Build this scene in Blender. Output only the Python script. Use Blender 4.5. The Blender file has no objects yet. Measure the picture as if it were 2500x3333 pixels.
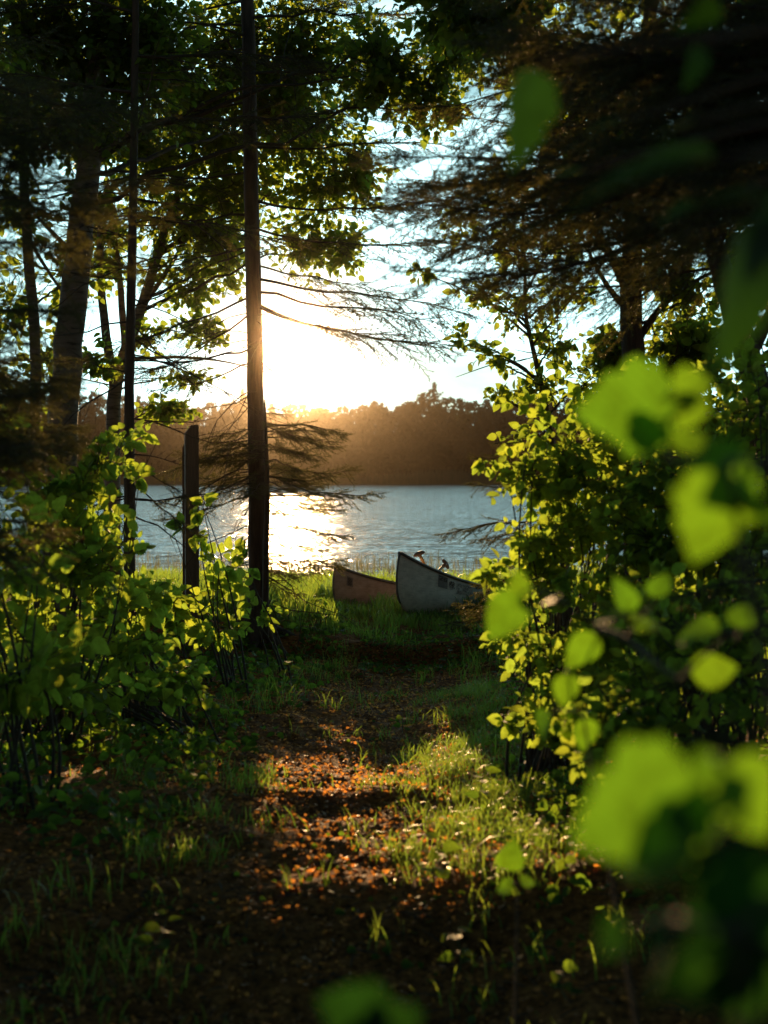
import bpy, math, random
import numpy as np
from mathutils import Vector, Matrix
R = math.radians
sc = bpy.context.scene
col = sc.collection
rng = np.random.default_rng(7)
random.seed(7)

# ------------------------------------------------------------------ camera
CZ = 1.95                      # eye height above the lake surface (water z = 0)
FPX = 4629.0                   # focal length in photo pixels (50 mm on a 36 mm tall frame)
PITCH = R(1.5)
cd = bpy.data.cameras.new('camera'); cam = bpy.data.objects.new('camera', cd); col.objects.link(cam)
cam.location = (0, 0, CZ); cam.rotation_euler = (R(90) - PITCH, 0, 0)
cd.sensor_fit = 'VERTICAL'; cd.sensor_height = 36.0; cd.lens = 50.0
cd.clip_start = 0.05; cd.clip_end = 3000
cd.dof.use_dof = True; cd.dof.focus_distance = 13.5; cd.dof.aperture_fstop = 2.6; cd.dof.aperture_blades = 0
sc.camera = cam
# ------------------------------------------------------------------ sky, sun, exposure
SUN_EL, SUN_AZ = R(5.25), R(-3.8)
wd = bpy.data.worlds.new('World'); sc.world = wd; wd.use_nodes = True
nt = wd.node_tree; bg = nt.nodes['Background']
sky = nt.nodes.new('ShaderNodeTexSky'); sky.sky_type = 'NISHITA'; sky.sun_disc = False
sky.sun_elevation = SUN_EL; sky.sun_rotation = SUN_AZ; sky.altitude = 200
sky.air_density = 1.0; sky.dust_density = 0.1; sky.ozone_density = 3.0
tint = nt.nodes.new('ShaderNodeMix'); tint.data_type = 'RGBA'; tint.blend_type = 'MULTIPLY'; tint.inputs[0].default_value = 1
tint.inputs[7].default_value = (.46, .55, .46, 1)
nt.links.new(sky.outputs[0], tint.inputs[6]); 
# thin bright cloud lying low over the lake, on the sun's side of the sky
def wn(kind, **kw):
    n = nt.nodes.new(kind)
    for k, v in kw.items(): setattr(n, k, v)
    return n
tc = wn('ShaderNodeTexCoord'); sx = wn('ShaderNodeSeparateXYZ'); nt.links.new(tc.outputs['Generated'], sx.inputs[0])
mp = wn('ShaderNodeMapping'); mp.inputs['Scale'].default_value = (1.6, 1.6, 5.0); nt.links.new(tc.outputs['Generated'], mp.inputs[0])
cn = wn('ShaderNodeTexNoise'); cn.inputs['Scale'].default_value = 2.6; cn.inputs['Detail'].default_value = 7; cn.inputs['Roughness'].default_value = .58; nt.links.new(mp.outputs[0], cn.inputs[0])
cr = wn('ShaderNodeMapRange'); cr.inputs[1].default_value = .36; cr.inputs[2].default_value = .60; cr.inputs[3].default_value = .25; cr.inputs[4].default_value = 1.0; nt.links.new(cn.outputs[0], cr.inputs[0])
el = wn('ShaderNodeMapRange'); el.interpolation_type = 'SMOOTHSTEP'; el.inputs[1].default_value = .62; el.inputs[2].default_value = .12; el.inputs[3].default_value = 0; el.inputs[4].default_value = 1; nt.links.new(sx.outputs[2], el.inputs[0])
fw = wn('ShaderNodeMapRange'); fw.interpolation_type = 'SMOOTHSTEP'; fw.inputs[1].default_value = .1; fw.inputs[2].default_value = .9; fw.inputs[3].default_value = 0; fw.inputs[4].default_value = 1; nt.links.new(sx.outputs[1], fw.inputs[0])
m1 = wn('ShaderNodeMath', operation='MULTIPLY'); nt.links.new(cr.outputs[0], m1.inputs[0]); nt.links.new(el.outputs[0], m1.inputs[1])
m2 = wn('ShaderNodeMath', operation='MULTIPLY'); nt.links.new(m1.outputs[0], m2.inputs[0]); nt.links.new(fw.outputs[0], m2.inputs[1])
cl = wn('ShaderNodeMix', data_type='RGBA'); nt.links.new(m2.outputs[0], cl.inputs[0]); nt.links.new(tint.outputs[2], cl.inputs[6]); cl.inputs[7].default_value = (12.5, 21.0, 21.8, 1)
nt.links.new(cl.outputs[2], bg.inputs[0]); bg.inputs[1].default_value = 0.055
sd = bpy.data.lights.new('sun', 'SUN'); sd.energy = 5.0; sd.angle = R(0.5); sd.color = (1.0, 0.60, 0.26)
sun = bpy.data.objects.new('sun', sd); col.objects.link(sun)
sdir = Vector((math.sin(SUN_AZ) * math.cos(SUN_EL), math.cos(SUN_AZ) * math.cos(SUN_EL), math.sin(SUN_EL)))
sun.rotation_euler = sdir.to_track_quat('Z', 'Y').to_euler(); sun.location = (0, 0, 60)
sc.view_settings.view_transform = 'Standard'; sc.view_settings.look = 'None'
sc.view_settings.exposure = 1.4; sc.view_settings.gamma = 1.0
sc.render.engine = 'CYCLES'
cy = sc.cycles
cy.max_bounces = 6; cy.diffuse_bounces = 2; cy.glossy_bounces = 2; cy.transmission_bounces = 4
cy.volume_bounces = 0; cy.transparent_max_bounces = 4
cy.caustics_reflective = False; cy.caustics_refractive = False
cy.use_denoising = True; cy.use_adaptive_sampling = False
cy.sample_clamp_indirect = 6.0

def W(px, py, d):
    """the world point that lies at distance d (metres along +Y) where the photo shows pixel (px, py)"""
    u = (px - 1250.0) / FPX; v = -(py - 1666.5) / FPX
    cp, sp = math.cos(PITCH), math.sin(PITCH)
    dy = cp + v * sp; dz = -sp + v * cp
    return Vector((u / dy * d, d, CZ + dz / dy * d))
def mpp(d): return d / FPX

# ------------------------------------------------------------------ noise + terrain
_tab = np.random.default_rng(3).random((256, 256))
def vnoise(x, y):
    xi = np.floor(x).astype(int); yi = np.floor(y).astype(int)
    fx = x - xi; fy = y - yi
    fx = fx * fx * (3 - 2 * fx); fy = fy * fy * (3 - 2 * fy)
    a = _tab[xi & 255, yi & 255]; b = _tab[(xi + 1) & 255, yi & 255]
    c = _tab[xi & 255, (yi + 1) & 255]; d = _tab[(xi + 1) & 255, (yi + 1) & 255]
    return (a * (1 - fx) + b * fx) * (1 - fy) + (c * (1 - fx) + d * fx) * fy - 0.5
def fbm(x, y, o=4):
    s = 0; a = 1; f = 1
    for _ in range(o):
        s = s + a * vnoise(x * f + 17.3 * _, y * f + 5.1 * _); a *= 0.5; f *= 2.03
    return s
def path_x(y): return np.interp(y, [0, 3, 5, 8, 11, 13, 15], [-.35, -.3, -.22, -.08, .18, .36, .5])
def path_mask(x, y):
    d = np.abs(x - path_x(y) + 0.12 * vnoise(y * 1.7, x * 0 + 3.1))
    w = np.interp(y, [0, 4, 8, 12, 13.5], [.75, .62, .5, .42, .3])
    m = np.clip(1.25 - d / w, 0, 1)
    return m * np.clip((13.6 - y) / 0.8, 0, 1)
def gz(x, y):
    x = np.asarray(x, float); y = np.asarray(y, float)
    base = np.interp(y, [-20, 2.8, 3.9, 5.3, 9, 11.4, 12.35, 12.6, 14.5, 17, 23.5, 27, 40, 270, 299, 304, 420, 700, 2500],
                     [.18, .17, .24, .475, .31, .30, .33, .47, .50, .42, .04, -.3, -1.2, -1.2, -.1, .6, 1.5, 4, 30])  # crest and drop-off towards the camera are shaped to shade the foreground
    near = np.clip((24 - y) / 4, 0, 1)
    pm = path_mask(x, y)
    bank = 0.10 * np.clip((np.abs(x - path_x(y)) - .5) / 1.2, 0, 1)
    step = 0.05 * np.exp(-((y - 7.0 - .25 * x) / .22) ** 2) - 0.05 * np.exp(-((y - 8.4) / .5) ** 2)
    bumps = fbm(x * .8, y * .8, 3) * (.10 - .05 * pm) + fbm(x * 5, y * 5, 4) * (.045 - .022 * pm) + fbm(x * 19, y * 19, 3) * .014 * (.4 + pm)
    return base + near * (bumps + bank - .05 * pm + step * pm)
def gzs(x, y): return float(gz(np.array([x]), np.array([y]))[0])

# ------------------------------------------------------------------ object helpers
def link(o, parent=None):
    col.objects.link(o)
    if parent is not None: o.parent = parent
    return o
def tag(o, label=None, cat=None, group=None, kind=None):
    if label: o['label'] = label
    if cat: o['category'] = cat
    if group: o['group'] = group
    if kind: o['kind'] = kind
    return o
def empty(name, loc, label, cat, group=None):
    o = bpy.data.objects.new(name, None); col.objects.link(o); o.location = loc
    o.empty_display_size = .2
    return tag(o, label, cat, group)
def mesh_np(name, V, faces, mats, uv=None, smooth=True, midx=None):
    """faces: list of (k-column int arrays)"""
    me = bpy.data.meshes.new(name)
    V = np.asarray(V, np.float32)
    faces = [np.asarray(f, np.int32) for f in faces if len(f)]
    me.vertices.add(len(V)); me.vertices.foreach_set('co', V.ravel())
    loops = np.concatenate([f.ravel() for f in faces])
    counts = np.concatenate([np.full(len(f), f.shape[1], np.int32) for f in faces])
    starts = np.concatenate([[0], np.cumsum(counts)[:-1]]).astype(np.int32)
    me.loops.add(len(loops)); me.loops.foreach_set('vertex_index', loops)
    me.polygons.add(len(counts)); me.polygons.foreach_set('loop_start', starts); me.polygons.foreach_set('loop_total', counts)
    me.polygons.foreach_set('use_smooth', np.full(len(counts), smooth))
    if uv is not None:
        l = me.uv_layers.new(name='UVMap'); l.data.foreach_set('uv', np.asarray(uv, np.float32)[loops].ravel())
    for m in (mats if isinstance(mats, (list, tuple)) else [mats]): me.materials.append(m)
    if midx is not None: me.polygons.foreach_set('material_index', midx)
    me.update(calc_edges=True)
    return me
class MB:
    def __init__(s): s.V = []; s.Q = []; s.T = []; s.n = 0
    def add(s, V, Q=None, T=None):
        V = np.asarray(V, float).reshape(-1, 3)
        if Q is not None and len(Q): s.Q.append(np.asarray(Q, int) + s.n)
        if T is not None and len(T): s.T.append(np.asarray(T, int) + s.n)
        s.V.append(V); s.n += len(V)
    def tube(s, P, r, k=6, cap=True, lump=0.0):
        P = np.asarray([tuple(p) for p in P], float); n = len(P)
        r = np.broadcast_to(np.asarray(r, float), (n,))
        T = np.gradient(P, axis=0); T /= np.linalg.norm(T, axis=1)[:, None] + 1e-9
        ref = np.array([0, 0, 1.0]) if abs(T[:, 2].mean()) < .8 else np.array([1.0, 0, 0])
        A = np.cross(T, ref); A /= np.linalg.norm(A, axis=1)[:, None] + 1e-9
        B = np.cross(T, A)
        a = np.arange(k) * 2 * math.pi / k
        rr = r[:, None] * (1 + lump * (rng.random((n, k)) - .5)) if lump else np.repeat(r[:, None], k, 1)
        V = P[:, None, :] + rr[:, :, None] * (np.cos(a)[None, :, None] * A[:, None, :] + np.sin(a)[None, :, None] * B[:, None, :])
        V = V.reshape(-1, 3)
        i = np.arange(n - 1)[:, None] * k; j = np.arange(k)[None, :]; j2 = (j + 1) % k
        Q = np.stack([i + j, i + j2, i + k + j2, i + k + j], -1).reshape(-1, 4)
        Tt = []
        if cap:
            V = np.vstack([V, P[0], P[-1]]); b = n * k
            Tt = [(b, (q + 1) % k, q) for q in range(k)] + [(b + 1, (n - 1) * k + q, (n - 1) * k + (q + 1) % k) for q in range(k)]
        s.add(V, Q, Tt)
    def data(s, name, mat, smooth=True):
        return mesh_np(name, np.vstack(s.V), [np.vstack(s.Q) if s.Q else [], np.vstack(s.T) if s.T else []], mat, smooth=smooth)
    def build(s, name, mat, parent=None, smooth=True):
        me = s.data(name, mat, smooth)
        if parent is not None and parent.type == 'EMPTY':
            me.transform(Matrix.Translation(parent.location).inverted())
        return link(bpy.data.objects.new(name, me), parent)
def objnp(name, me, parent=None):
    if parent is not None and parent.type == 'EMPTY':
        me.transform(Matrix.Translation(parent.location).inverted())
    return link(bpy.data.objects.new(name, me), parent)

# ------------------------------------------------------------------ materials
def newmat(name):
    m = bpy.data.materials.new(name); m.use_nodes = True; t = m.node_tree
    b = t.nodes['Principled BSDF']; return m, t, b
def ramp(t, stops, fac):
    r = t.nodes.new('ShaderNodeValToRGB'); e = r.color_ramp.elements
    while len(e) < len(stops): e.new(.5)
    for q, (p, c) in zip(e, stops): q.position = p; q.color = (*c, 1)
    t.links.new(fac, r.inputs[0]); return r.outputs[0]
def noise(t, scale, detail=4, vec=None, rough=.55, dist=0):
    n = t.nodes.new('ShaderNodeTexNoise'); n.inputs['Scale'].default_value = scale; n.inputs['Detail'].default_value = detail
    n.inputs['Roughness'].default_value = rough; n.inputs['Distortion'].default_value = dist
    if vec: t.links.new(vec, n.inputs['Vector'])
    return n.outputs[0]
def coords(t, scale=(1, 1, 1), kind='Object'):
    c = t.nodes.new('ShaderNodeTexCoord'); mp = t.nodes.new('ShaderNodeMapping'); mp.inputs['Scale'].default_value = scale
    t.links.new(c.outputs[kind], mp.inputs[0]); return mp.outputs[0]
def bump(t, b, h, strength, dist):
    n = t.nodes.new('ShaderNodeBump'); n.inputs['Strength'].default_value = strength; n.inputs['Distance'].default_value = dist
    t.links.new(h, n.inputs['Height']); t.links.new(n.outputs[0], b.inputs['Normal']); return n
def mathn(t, op, a, b=None, c=None):
    n = t.nodes.new('ShaderNodeMath'); n.operation = op
    for i, v in enumerate((a, b, c)):
        if v is None: continue
        if isinstance(v, (int, float)): n.inputs[i].default_value = v
        else: t.links.new(v, n.inputs[i])
    return n.outputs[0]
def leaf_mat(name, c1, c2, trans, tw=.55, rough=.38, spec=.5, veins=False, old=None):
    m, t, b = newmat(name)
    g = t.nodes.new('ShaderNodeNewGeometry'); rnd = g.outputs['Random Per Island']
    stops = [(0, c1), (.85, c2)] + ([(.97, old)] if old else [])
    c = ramp(t, stops, rnd)
    tc = ramp(t, [(0, trans), (1, tuple(min(1, v * q) for v, q in zip(trans, (1.45, 1.12, .9))))], rnd)
    b.inputs['Roughness'].default_value = rough; b.inputs['Specular IOR Level'].default_value = spec
    tr = t.nodes.new('ShaderNodeBsdfTranslucent')
    mx = t.nodes.new('ShaderNodeMixShader'); mx.inputs[0].default_value = tw
    out = t.nodes['Material Output']
    if veins:
        uv = t.nodes.new('ShaderNodeTexCoord'); sp = t.nodes.new('ShaderNodeSeparateXYZ'); t.links.new(uv.outputs['UV'], sp.inputs[0])
        ay = mathn(t, 'ABSOLUTE', sp.outputs[1])
        v = mathn(t, 'FRACT', mathn(t, 'MULTIPLY', mathn(t, 'SUBTRACT', sp.outputs[0], mathn(t, 'MULTIPLY', ay, .75)), 9.0))
        side = mathn(t, 'SMOOTH_MIN', mathn(t, 'ABSOLUTE', mathn(t, 'SUBTRACT', v, .5)), 1.0, .01)
        line = mathn(t, 'LESS_THAN', side, .07)
        mid = mathn(t, 'LESS_THAN', ay, .012)
        both = mathn(t, 'MAXIMUM', line, mid)
        h = mathn(t, 'SUBTRACT', side, mathn(t, 'MULTIPLY', mid, .5))
        bump(t, b, h, .5, .003)
        mm = t.nodes.new('ShaderNodeMix'); mm.data_type = 'RGBA'; mm.blend_type = 'MULTIPLY'
        t.links.new(mathn(t, 'MULTIPLY', both, .5), mm.inputs[0]); t.links.new(tc, mm.inputs[6]); mm.inputs[7].default_value = (.35, .45, .3, 1)
        tc = mm.outputs[2]
    if veins:
        bl = ramp(t, [(.38, (.55, .50, .30)), (.55, (1, 1, 1))], noise(t, 38, 4, coords(t), .7))
        m3 = t.nodes.new('ShaderNodeMix'); m3.data_type = 'RGBA'; m3.blend_type = 'MULTIPLY'; m3.inputs[0].default_value = .6
        t.links.new(tc, m3.inputs[6]); t.links.new(bl, m3.inputs[7]); tc = m3.outputs[2]
    t.links.new(c, b.inputs['Base Color']); t.links.new(tc, tr.inputs['Color'])
    t.links.new(b.outputs[0], mx.inputs[1]); t.links.new(tr.outputs[0], mx.inputs[2]); t.links.new(mx.outputs[0], out.inputs['Surface'])
    return m
def bark_mat(name, stops, scale=(14, 14, 2.2), bstr=.9, bdist=.015, rough=.85):
    m, t, b = newmat(name); v = coords(t, scale)
    n = noise(t, 1.6, 6, v, .65, .4); c = ramp(t, stops, n); t.links.new(c, b.inputs['Base Color'])
    b.inputs['Roughness'].default_value = rough; bump(t, b, n, bstr, bdist); return m
M = {}
M['bark'] = bark_mat('dark_bark', [(.3, (.02, .013, .009)), (.7, (.09, .06, .042))])
M['bark2'] = bark_mat('grey_bark', [(.3, (.05, .038, .028)), (.7, (.20, .155, .12))])
M['birch'] = bark_mat('birch_bark', [(.34, (.03, .022, .016)), (.44, (.12, .09, .065)), (.8, (.24, .19, .14))], (4, 4, 22), .5, .006)
M['twig'] = bark_mat('twig_bark', [(.3, (.022, .017, .012)), (.7, (.08, .058, .040))], (20, 20, 20), .4, .004)
M['stem'] = leaf_mat('green_stem', (.05, .07, .02), (.10, .09, .03), (.15, .2, .05), .15)
M['broad'] = leaf_mat('birch_leaf', (.018, .045, .010), (.04, .075, .016), (.22, .36, .035), .55, .5, .25)
M['hazel'] = leaf_mat('hazel_leaf', (.030, .075, .014), (.055, .10, .022), (.31, .52, .055), .6, .6, .22, True)
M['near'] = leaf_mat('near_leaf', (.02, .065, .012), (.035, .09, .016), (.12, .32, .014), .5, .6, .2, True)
M['shade'] = leaf_mat('shaded_leaf', (.015, .05, .012), (.025, .07, .016), (.015, .065, .007), .5, .7, .1, True)  # darker copy of the near leaf, shade put into its colour
M['needle'] = leaf_mat('needle', (.012, .024, .009), (.03, .042, .014), (.13, .14, .035), .30, .5, .35)
M['grass'] = leaf_mat('grass_blade', (.03, .075, .012), (.07, .12, .02), (.24, .42, .05), .5, .4, .5, old=(.25, .17, .07))
M['grassdim'] = M['grass']
M['dry'] = leaf_mat('dry_leaf', (.20, .09, .03), (.46, .22, .07), (.68, .33, .07), .55, .5)
M['reed'] = leaf_mat('reed', (.04, .055, .015), (.12, .10, .04), (.18, .2, .05), .3)
M['forb'] = leaf_mat('forb_leaf', (.022, .060, .012), (.05, .10, .02), (.20, .40, .035), .48, .62, .18, True)
M['farleaf'] = leaf_mat('far_foliage', (.010, .018, .006), (.022, .034, .010), (.03, .045, .01), .2, .8, .2)
# ground
m, t, b = newmat('forest_soil'); M['soil'] = m; v = coords(t)
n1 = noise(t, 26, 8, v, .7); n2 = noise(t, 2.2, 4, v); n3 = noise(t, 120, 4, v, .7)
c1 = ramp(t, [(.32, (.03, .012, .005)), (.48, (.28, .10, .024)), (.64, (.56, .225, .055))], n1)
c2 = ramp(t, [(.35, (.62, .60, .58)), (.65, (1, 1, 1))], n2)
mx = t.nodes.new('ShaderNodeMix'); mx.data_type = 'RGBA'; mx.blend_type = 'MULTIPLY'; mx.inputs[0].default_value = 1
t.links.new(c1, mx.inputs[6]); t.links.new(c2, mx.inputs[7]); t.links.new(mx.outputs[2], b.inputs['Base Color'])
b.inputs['Roughness'].default_value = .9; b.inputs['Specular IOR Level'].default_value = .12
hh = mathn(t, 'ADD', n1, mathn(t, 'MULTIPLY', n3, .4)); bump(t, b, hh, 1.0, .03)
# water
m, t, b = newmat('lake_water'); M['water'] = m
v1 = coords(t, (.28, .9, 1)); w1 = noise(t, 1.1, 3, v1, .55, .3); w2 = noise(t, 4.2, 2, coords(t, (.30, .62, 1)), .6, .2)
w3 = noise(t, .16, 2, coords(t, (1, 2.5, 1)))
amp = mathn(t, 'ADD', mathn(t, 'MULTIPLY', w3, .9), .25)
h = mathn(t, 'MULTIPLY', mathn(t, 'ADD', mathn(t, 'MULTIPLY', w1, .55), mathn(t, 'MULTIPLY', w2, .30)), amp)
b.inputs['Base Color'].default_value = (.006, .012, .014, 1); b.inputs['Roughness'].default_value = .09
b.inputs['IOR'].default_value = 1.33; b.inputs['Specular IOR Level'].default_value = .5
bump(t, b, h, 1.0, .85)
# canoe paint / metal
def canoe_mat(name, c0, c1, metal, rough):
    m, t, b = newmat(name); v = coords(t)
    n = noise(t, 9, 8, v, .7); s = noise(t, 3, 6, coords(t, (1, 1, 5)), .7)
    t.links.new(ramp(t, [(.35, c0), (.62, c1)], n), b.inputs['Base Color'])
    b.inputs['Metallic'].default_value = metal
    t.links.new(mathn(t, 'ADD', mathn(t, 'MULTIPLY', s, .3), rough - .1), b.inputs['Roughness'])
    k = noise(t, 22, 6, coords(t, (.5, 1, 3.5)), .75); dk = ramp(t, [(.36, (.45, .40, .36)), (.50, (1, 1, 1))], k)
    mm = t.nodes.new('ShaderNodeMix'); mm.data_type = 'RGBA'; mm.blend_type = 'MULTIPLY'; mm.inputs[0].default_value = .4
    src = b.inputs['Base Color'].links[0].from_socket; t.links.new(src, mm.inputs[6]); t.links.new(dk, mm.inputs[7]); t.links.new(mm.outputs[2], b.inputs['Base Color'])
    bump(t, b, n, .25, .003); return m
M['alu'] = canoe_mat('weathered_aluminium', (.60, .46, .38), (.80, .64, .54), 0, .5)
M['alu2'] = canoe_mat('dull_aluminium', (.34, .24, .18), (.48, .36, .29), .2, .55)
M['rail'] = canoe_mat('rail_metal', (.10, .09, .09), (.20, .18, .17), .5, .45)
M['decal'] = canoe_mat('faded_sticker', (.16, .13, .12), (.24, .20, .185), 0, .6)
M['ink'] = canoe_mat('dark_ink', (.05, .035, .03), (.08, .06, .05), 0, .6)
M['pale'] = canoe_mat('pale_sticker', (.42, .40, .38), (.55, .52, .50), 0, .6)
m, t, b = newmat('varnished_wood'); M['wood'] = m
n = noise(t, 2, 5, coords(t, (30, 30, 3)), .6); t.links.new(ramp(t, [(.3, (.30, .17, .06)), (.7, (.52, .33, .13))], n), b.inputs['Base Color']); b.inputs['Roughness'].default_value = .4
m, t, b = newmat('brown_grip'); M['grip'] = m
n = noise(t, 14, 4, coords(t)); t.links.new(ramp(t, [(.3, (.10, .06, .04)), (.7, (.17, .11, .08))], n), b.inputs['Base Color']); b.inputs['Roughness'].default_value = .5
M['post'] = bark_mat('post_wood', [(.3, (.06, .038, .025)), (.7, (.16, .105, .07))], (40, 40, 2.5), .6, .004, .75)

# ------------------------------------------------------------------ setting: ground sheet, lake, far wood
def axis(parts):
    out = []
    for a, b_, s in parts: out.append(np.arange(a, b_, s))
    return np.concatenate(out + [[parts[-1][1]]])
ys = axis([(-30, -2, 1.0), (-2, 2.5, .2), (2.5, 8, .03), (8, 14, .05), (14, 26, .25), (26, 60, 3), (60, 290, 20), (290, 320, 1.5), (320, 700, 60)])
xs = axis([(-420, -60, 60), (-60, -10, 5), (-10, -3, .4), (-3, 3, .035), (3, 10, .4), (10, 60, 5), (60, 420, 60)])
X, Y = np.meshgrid(xs, ys); Z = gz(X, Y)
nx = len(xs); ny = len(ys)
i = np.arange(ny - 1)[:, None] * nx; j = np.arange(nx - 1)[None, :]
Q = np.stack([i + j, i + j + 1, i + nx + j + 1, i + nx + j], -1).reshape(-1, 4)
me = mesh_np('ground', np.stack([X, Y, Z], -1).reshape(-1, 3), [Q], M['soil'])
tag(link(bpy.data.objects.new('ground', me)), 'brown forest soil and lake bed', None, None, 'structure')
me = mesh_np('water', [(-415, 18, 0), (415, 18, 0), (415, 306, 0), (-415, 306, 0)], [[(0, 1, 2, 3)]], M['water'])
tag(link(bpy.data.objects.new('water', me)), 'rippled lake surface reflecting pale sky', None, None, 'structure')

# leaves ------------------------------------------------------------
def leaf_template(t, w, fold=.22, droop=.18):
    """outline from stations t with half widths w (w[0]=w[-1]=0 at stem and tip)"""
    t = np.array(t, float); w = np.array(w, float); n = len(t)
    zc = -droop * t ** 2
    V = [(t[k], 0, zc[k]) for k in range(n)]
    L = {}; Rr = {}
    for k in range(n):
        if w[k] > 0:
            L[k] = len(V); V.append((t[k], w[k], zc[k] + fold * w[k]))
            Rr[k] = len(V); V.append((t[k], -w[k], zc[k] + fold * w[k]))
    T = []
    for k in range(n - 1):
        for D, flip in ((L, False), (Rr, True)):
            q = []
            if k in D and k + 1 in D: q = [(k, k + 1, D[k + 1]), (k, D[k + 1], D[k])]
            elif k + 1 in D: q = [(k, k + 1, D[k + 1])]
            elif k in D: q = [(k, k + 1, D[k])]
            T += [(a, c, b_) if not flip else (a, b_, c) for a, b_, c in q]
    V = np.array(V); T = np.array(T)
    uv = np.stack([V[:, 0], V[:, 1]], -1)
    return V, T, uv
LT_small = leaf_template([0, .22, .6, 1], [0, .32, .26, 0])
LT_mid = leaf_template([0, .1, .35, .65, .88, 1], [0, .24, .38, .30, .11, 0])
def serrated(n=16, wmax=.37, cord=.12, tooth=.055, pw=.62):
    t = np.linspace(0, 1, n); w = wmax * np.sin(math.pi * np.clip(t, 0, 1) ** pw) ** .85
    w[1:-1] *= 1 + tooth * 2 * ((np.arange(1, n - 1) % 2) - .5); w[0] = w[-1] = 0
    return leaf_template(t, w, .2, .16)
LT_saw = serrated(14)
LT_big = serrated(22, .42, .1, .05, .55)
def lobed():
    t = [0, .02, .10, .18, .30, .42, .50, .60, .72, .80, .92, 1]
    w = [0, .20, .42, .40, .50, .46, .34, .38, .24, .20, .07, 0]
    return leaf_template(t, w, .15, .15)
LT_lobe = lobed()
def nrm(a): return a / (np.linalg.norm(a, axis=-1, keepdims=True) + 1e-9)
def leaves_arrays(P, X, N, size, tmpl, wscale=None):
    V, T, uv = tmpl; P = np.asarray(P, float); n = len(P)
    X = nrm(np.asarray(X, float)); N = np.asarray(N, float)
    Yv = nrm(np.cross(N, X)); N = np.cross(X, Yv)
    size = np.broadcast_to(size, (n,)); ws = np.ones(n) if wscale is None else wscale
    curl = rng.uniform(.2, 1.9, n)
    VV = P[:, None] + size[:, None, None] * (V[None, :, 0:1] * X[:, None] + ws[:, None, None] * V[None, :, 1:2] * Yv[:, None] + curl[:, None, None] * V[None, :, 2:3] * N[:, None])
    TT = T[None] + (np.arange(n) * len(V))[:, None, None]
    return VV.reshape(-1, 3), TT.reshape(-1, 3), np.tile(uv, (n, 1))
def leaf_mesh(name, P, X, N, size, tmpl, mat):
    V, T, uv = leaves_arrays(P, X, N, size, tmpl)
    return mesh_np(name, V, [T], mat, uv)

class Foliage:
    """twigs and leaves of one plant, gathered clump by clump"""
    def __init__(s): s.tw = MB(); s.P = []; s.X = []; s.N = []; s.S = []
    def clump(s, c, r, ntw, leaf, per=7, hub=None, face=.45, tlen=None, thick=.0025, up=0.0, droop=.25):
        c = np.array(c, float); r = np.array(r, float)
        hub = np.array(hub if hub is not None else c, float)
        for _ in range(ntw):
            q = nrm(rng.normal(size=3)) * rng.random() ** .4
            e = c + q * r
            a = hub + (e - hub) * rng.uniform(.0, .35) + rng.normal(size=3) * r * .10
            L = np.linalg.norm(e - a)
            if tlen and L > tlen: a = e - (e - a) / L * tlen * rng.uniform(.6, 1.1); L = np.linalg.norm(e - a)
            mid = (a + e) / 2 + rng.normal(size=3) * L * .10 + np.array([0, 0, L * .08])
            tt = np.linspace(0, 1, 6)[:, None]
            pts = (1 - tt) ** 2 * a + 2 * tt * (1 - tt) * mid + tt ** 2 * e
            s.tw.tube(pts, np.linspace(thick * 1.4, thick * .5, 6), 3, False)
            k = max(2, int(per * rng.uniform(.7, 1.3)))
            u = np.linspace(.25, 1, k)[:, None]
            p = (1 - u) ** 2 * a + 2 * u * (1 - u) * mid + u ** 2 * e
            d = nrm(2 * (1 - u) * (mid - a) + 2 * u * (e - mid))
            side = nrm(np.cross(d, rng.normal(size=3)))
            sg = np.where(np.arange(k) % 2 == 0, 1, -1)[:, None]
            X = nrm(d * .7 + side * sg * .9 + rng.normal(size=(k, 3)) * .35 + np.array([0, 0, -droop + up]))
            N = nrm(rng.normal(size=(k, 3)) * .55 + np.array([0, 0, 1.0]) * (1 - face) + np.array([0, -1.0, .35]) * face * 1.3)
            p = p + X * leaf * .15
            s.P.append(p); s.X.append(X); s.N.append(N); s.S.append(leaf * rng.uniform(.4, 1.3, k))
    def one(s, p, X, N, size): s.P.append([p]); s.X.append([X]); s.N.append([N]); s.S.append([size])
    def build(s, parent, tmpl, mat, tname='twigs', lname='foliage', tmat=None):
        if s.tw.n: s.tw.build(tname, tmat or M['twig'], parent)
        if s.P:
            me = leaf_mesh(lname, np.vstack(s.P), np.vstack(s.X), np.vstack(s.N), np.concatenate([np.atleast_1d(q) for q in s.S]), tmpl, mat)
            objnp(lname, me, parent)

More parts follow.
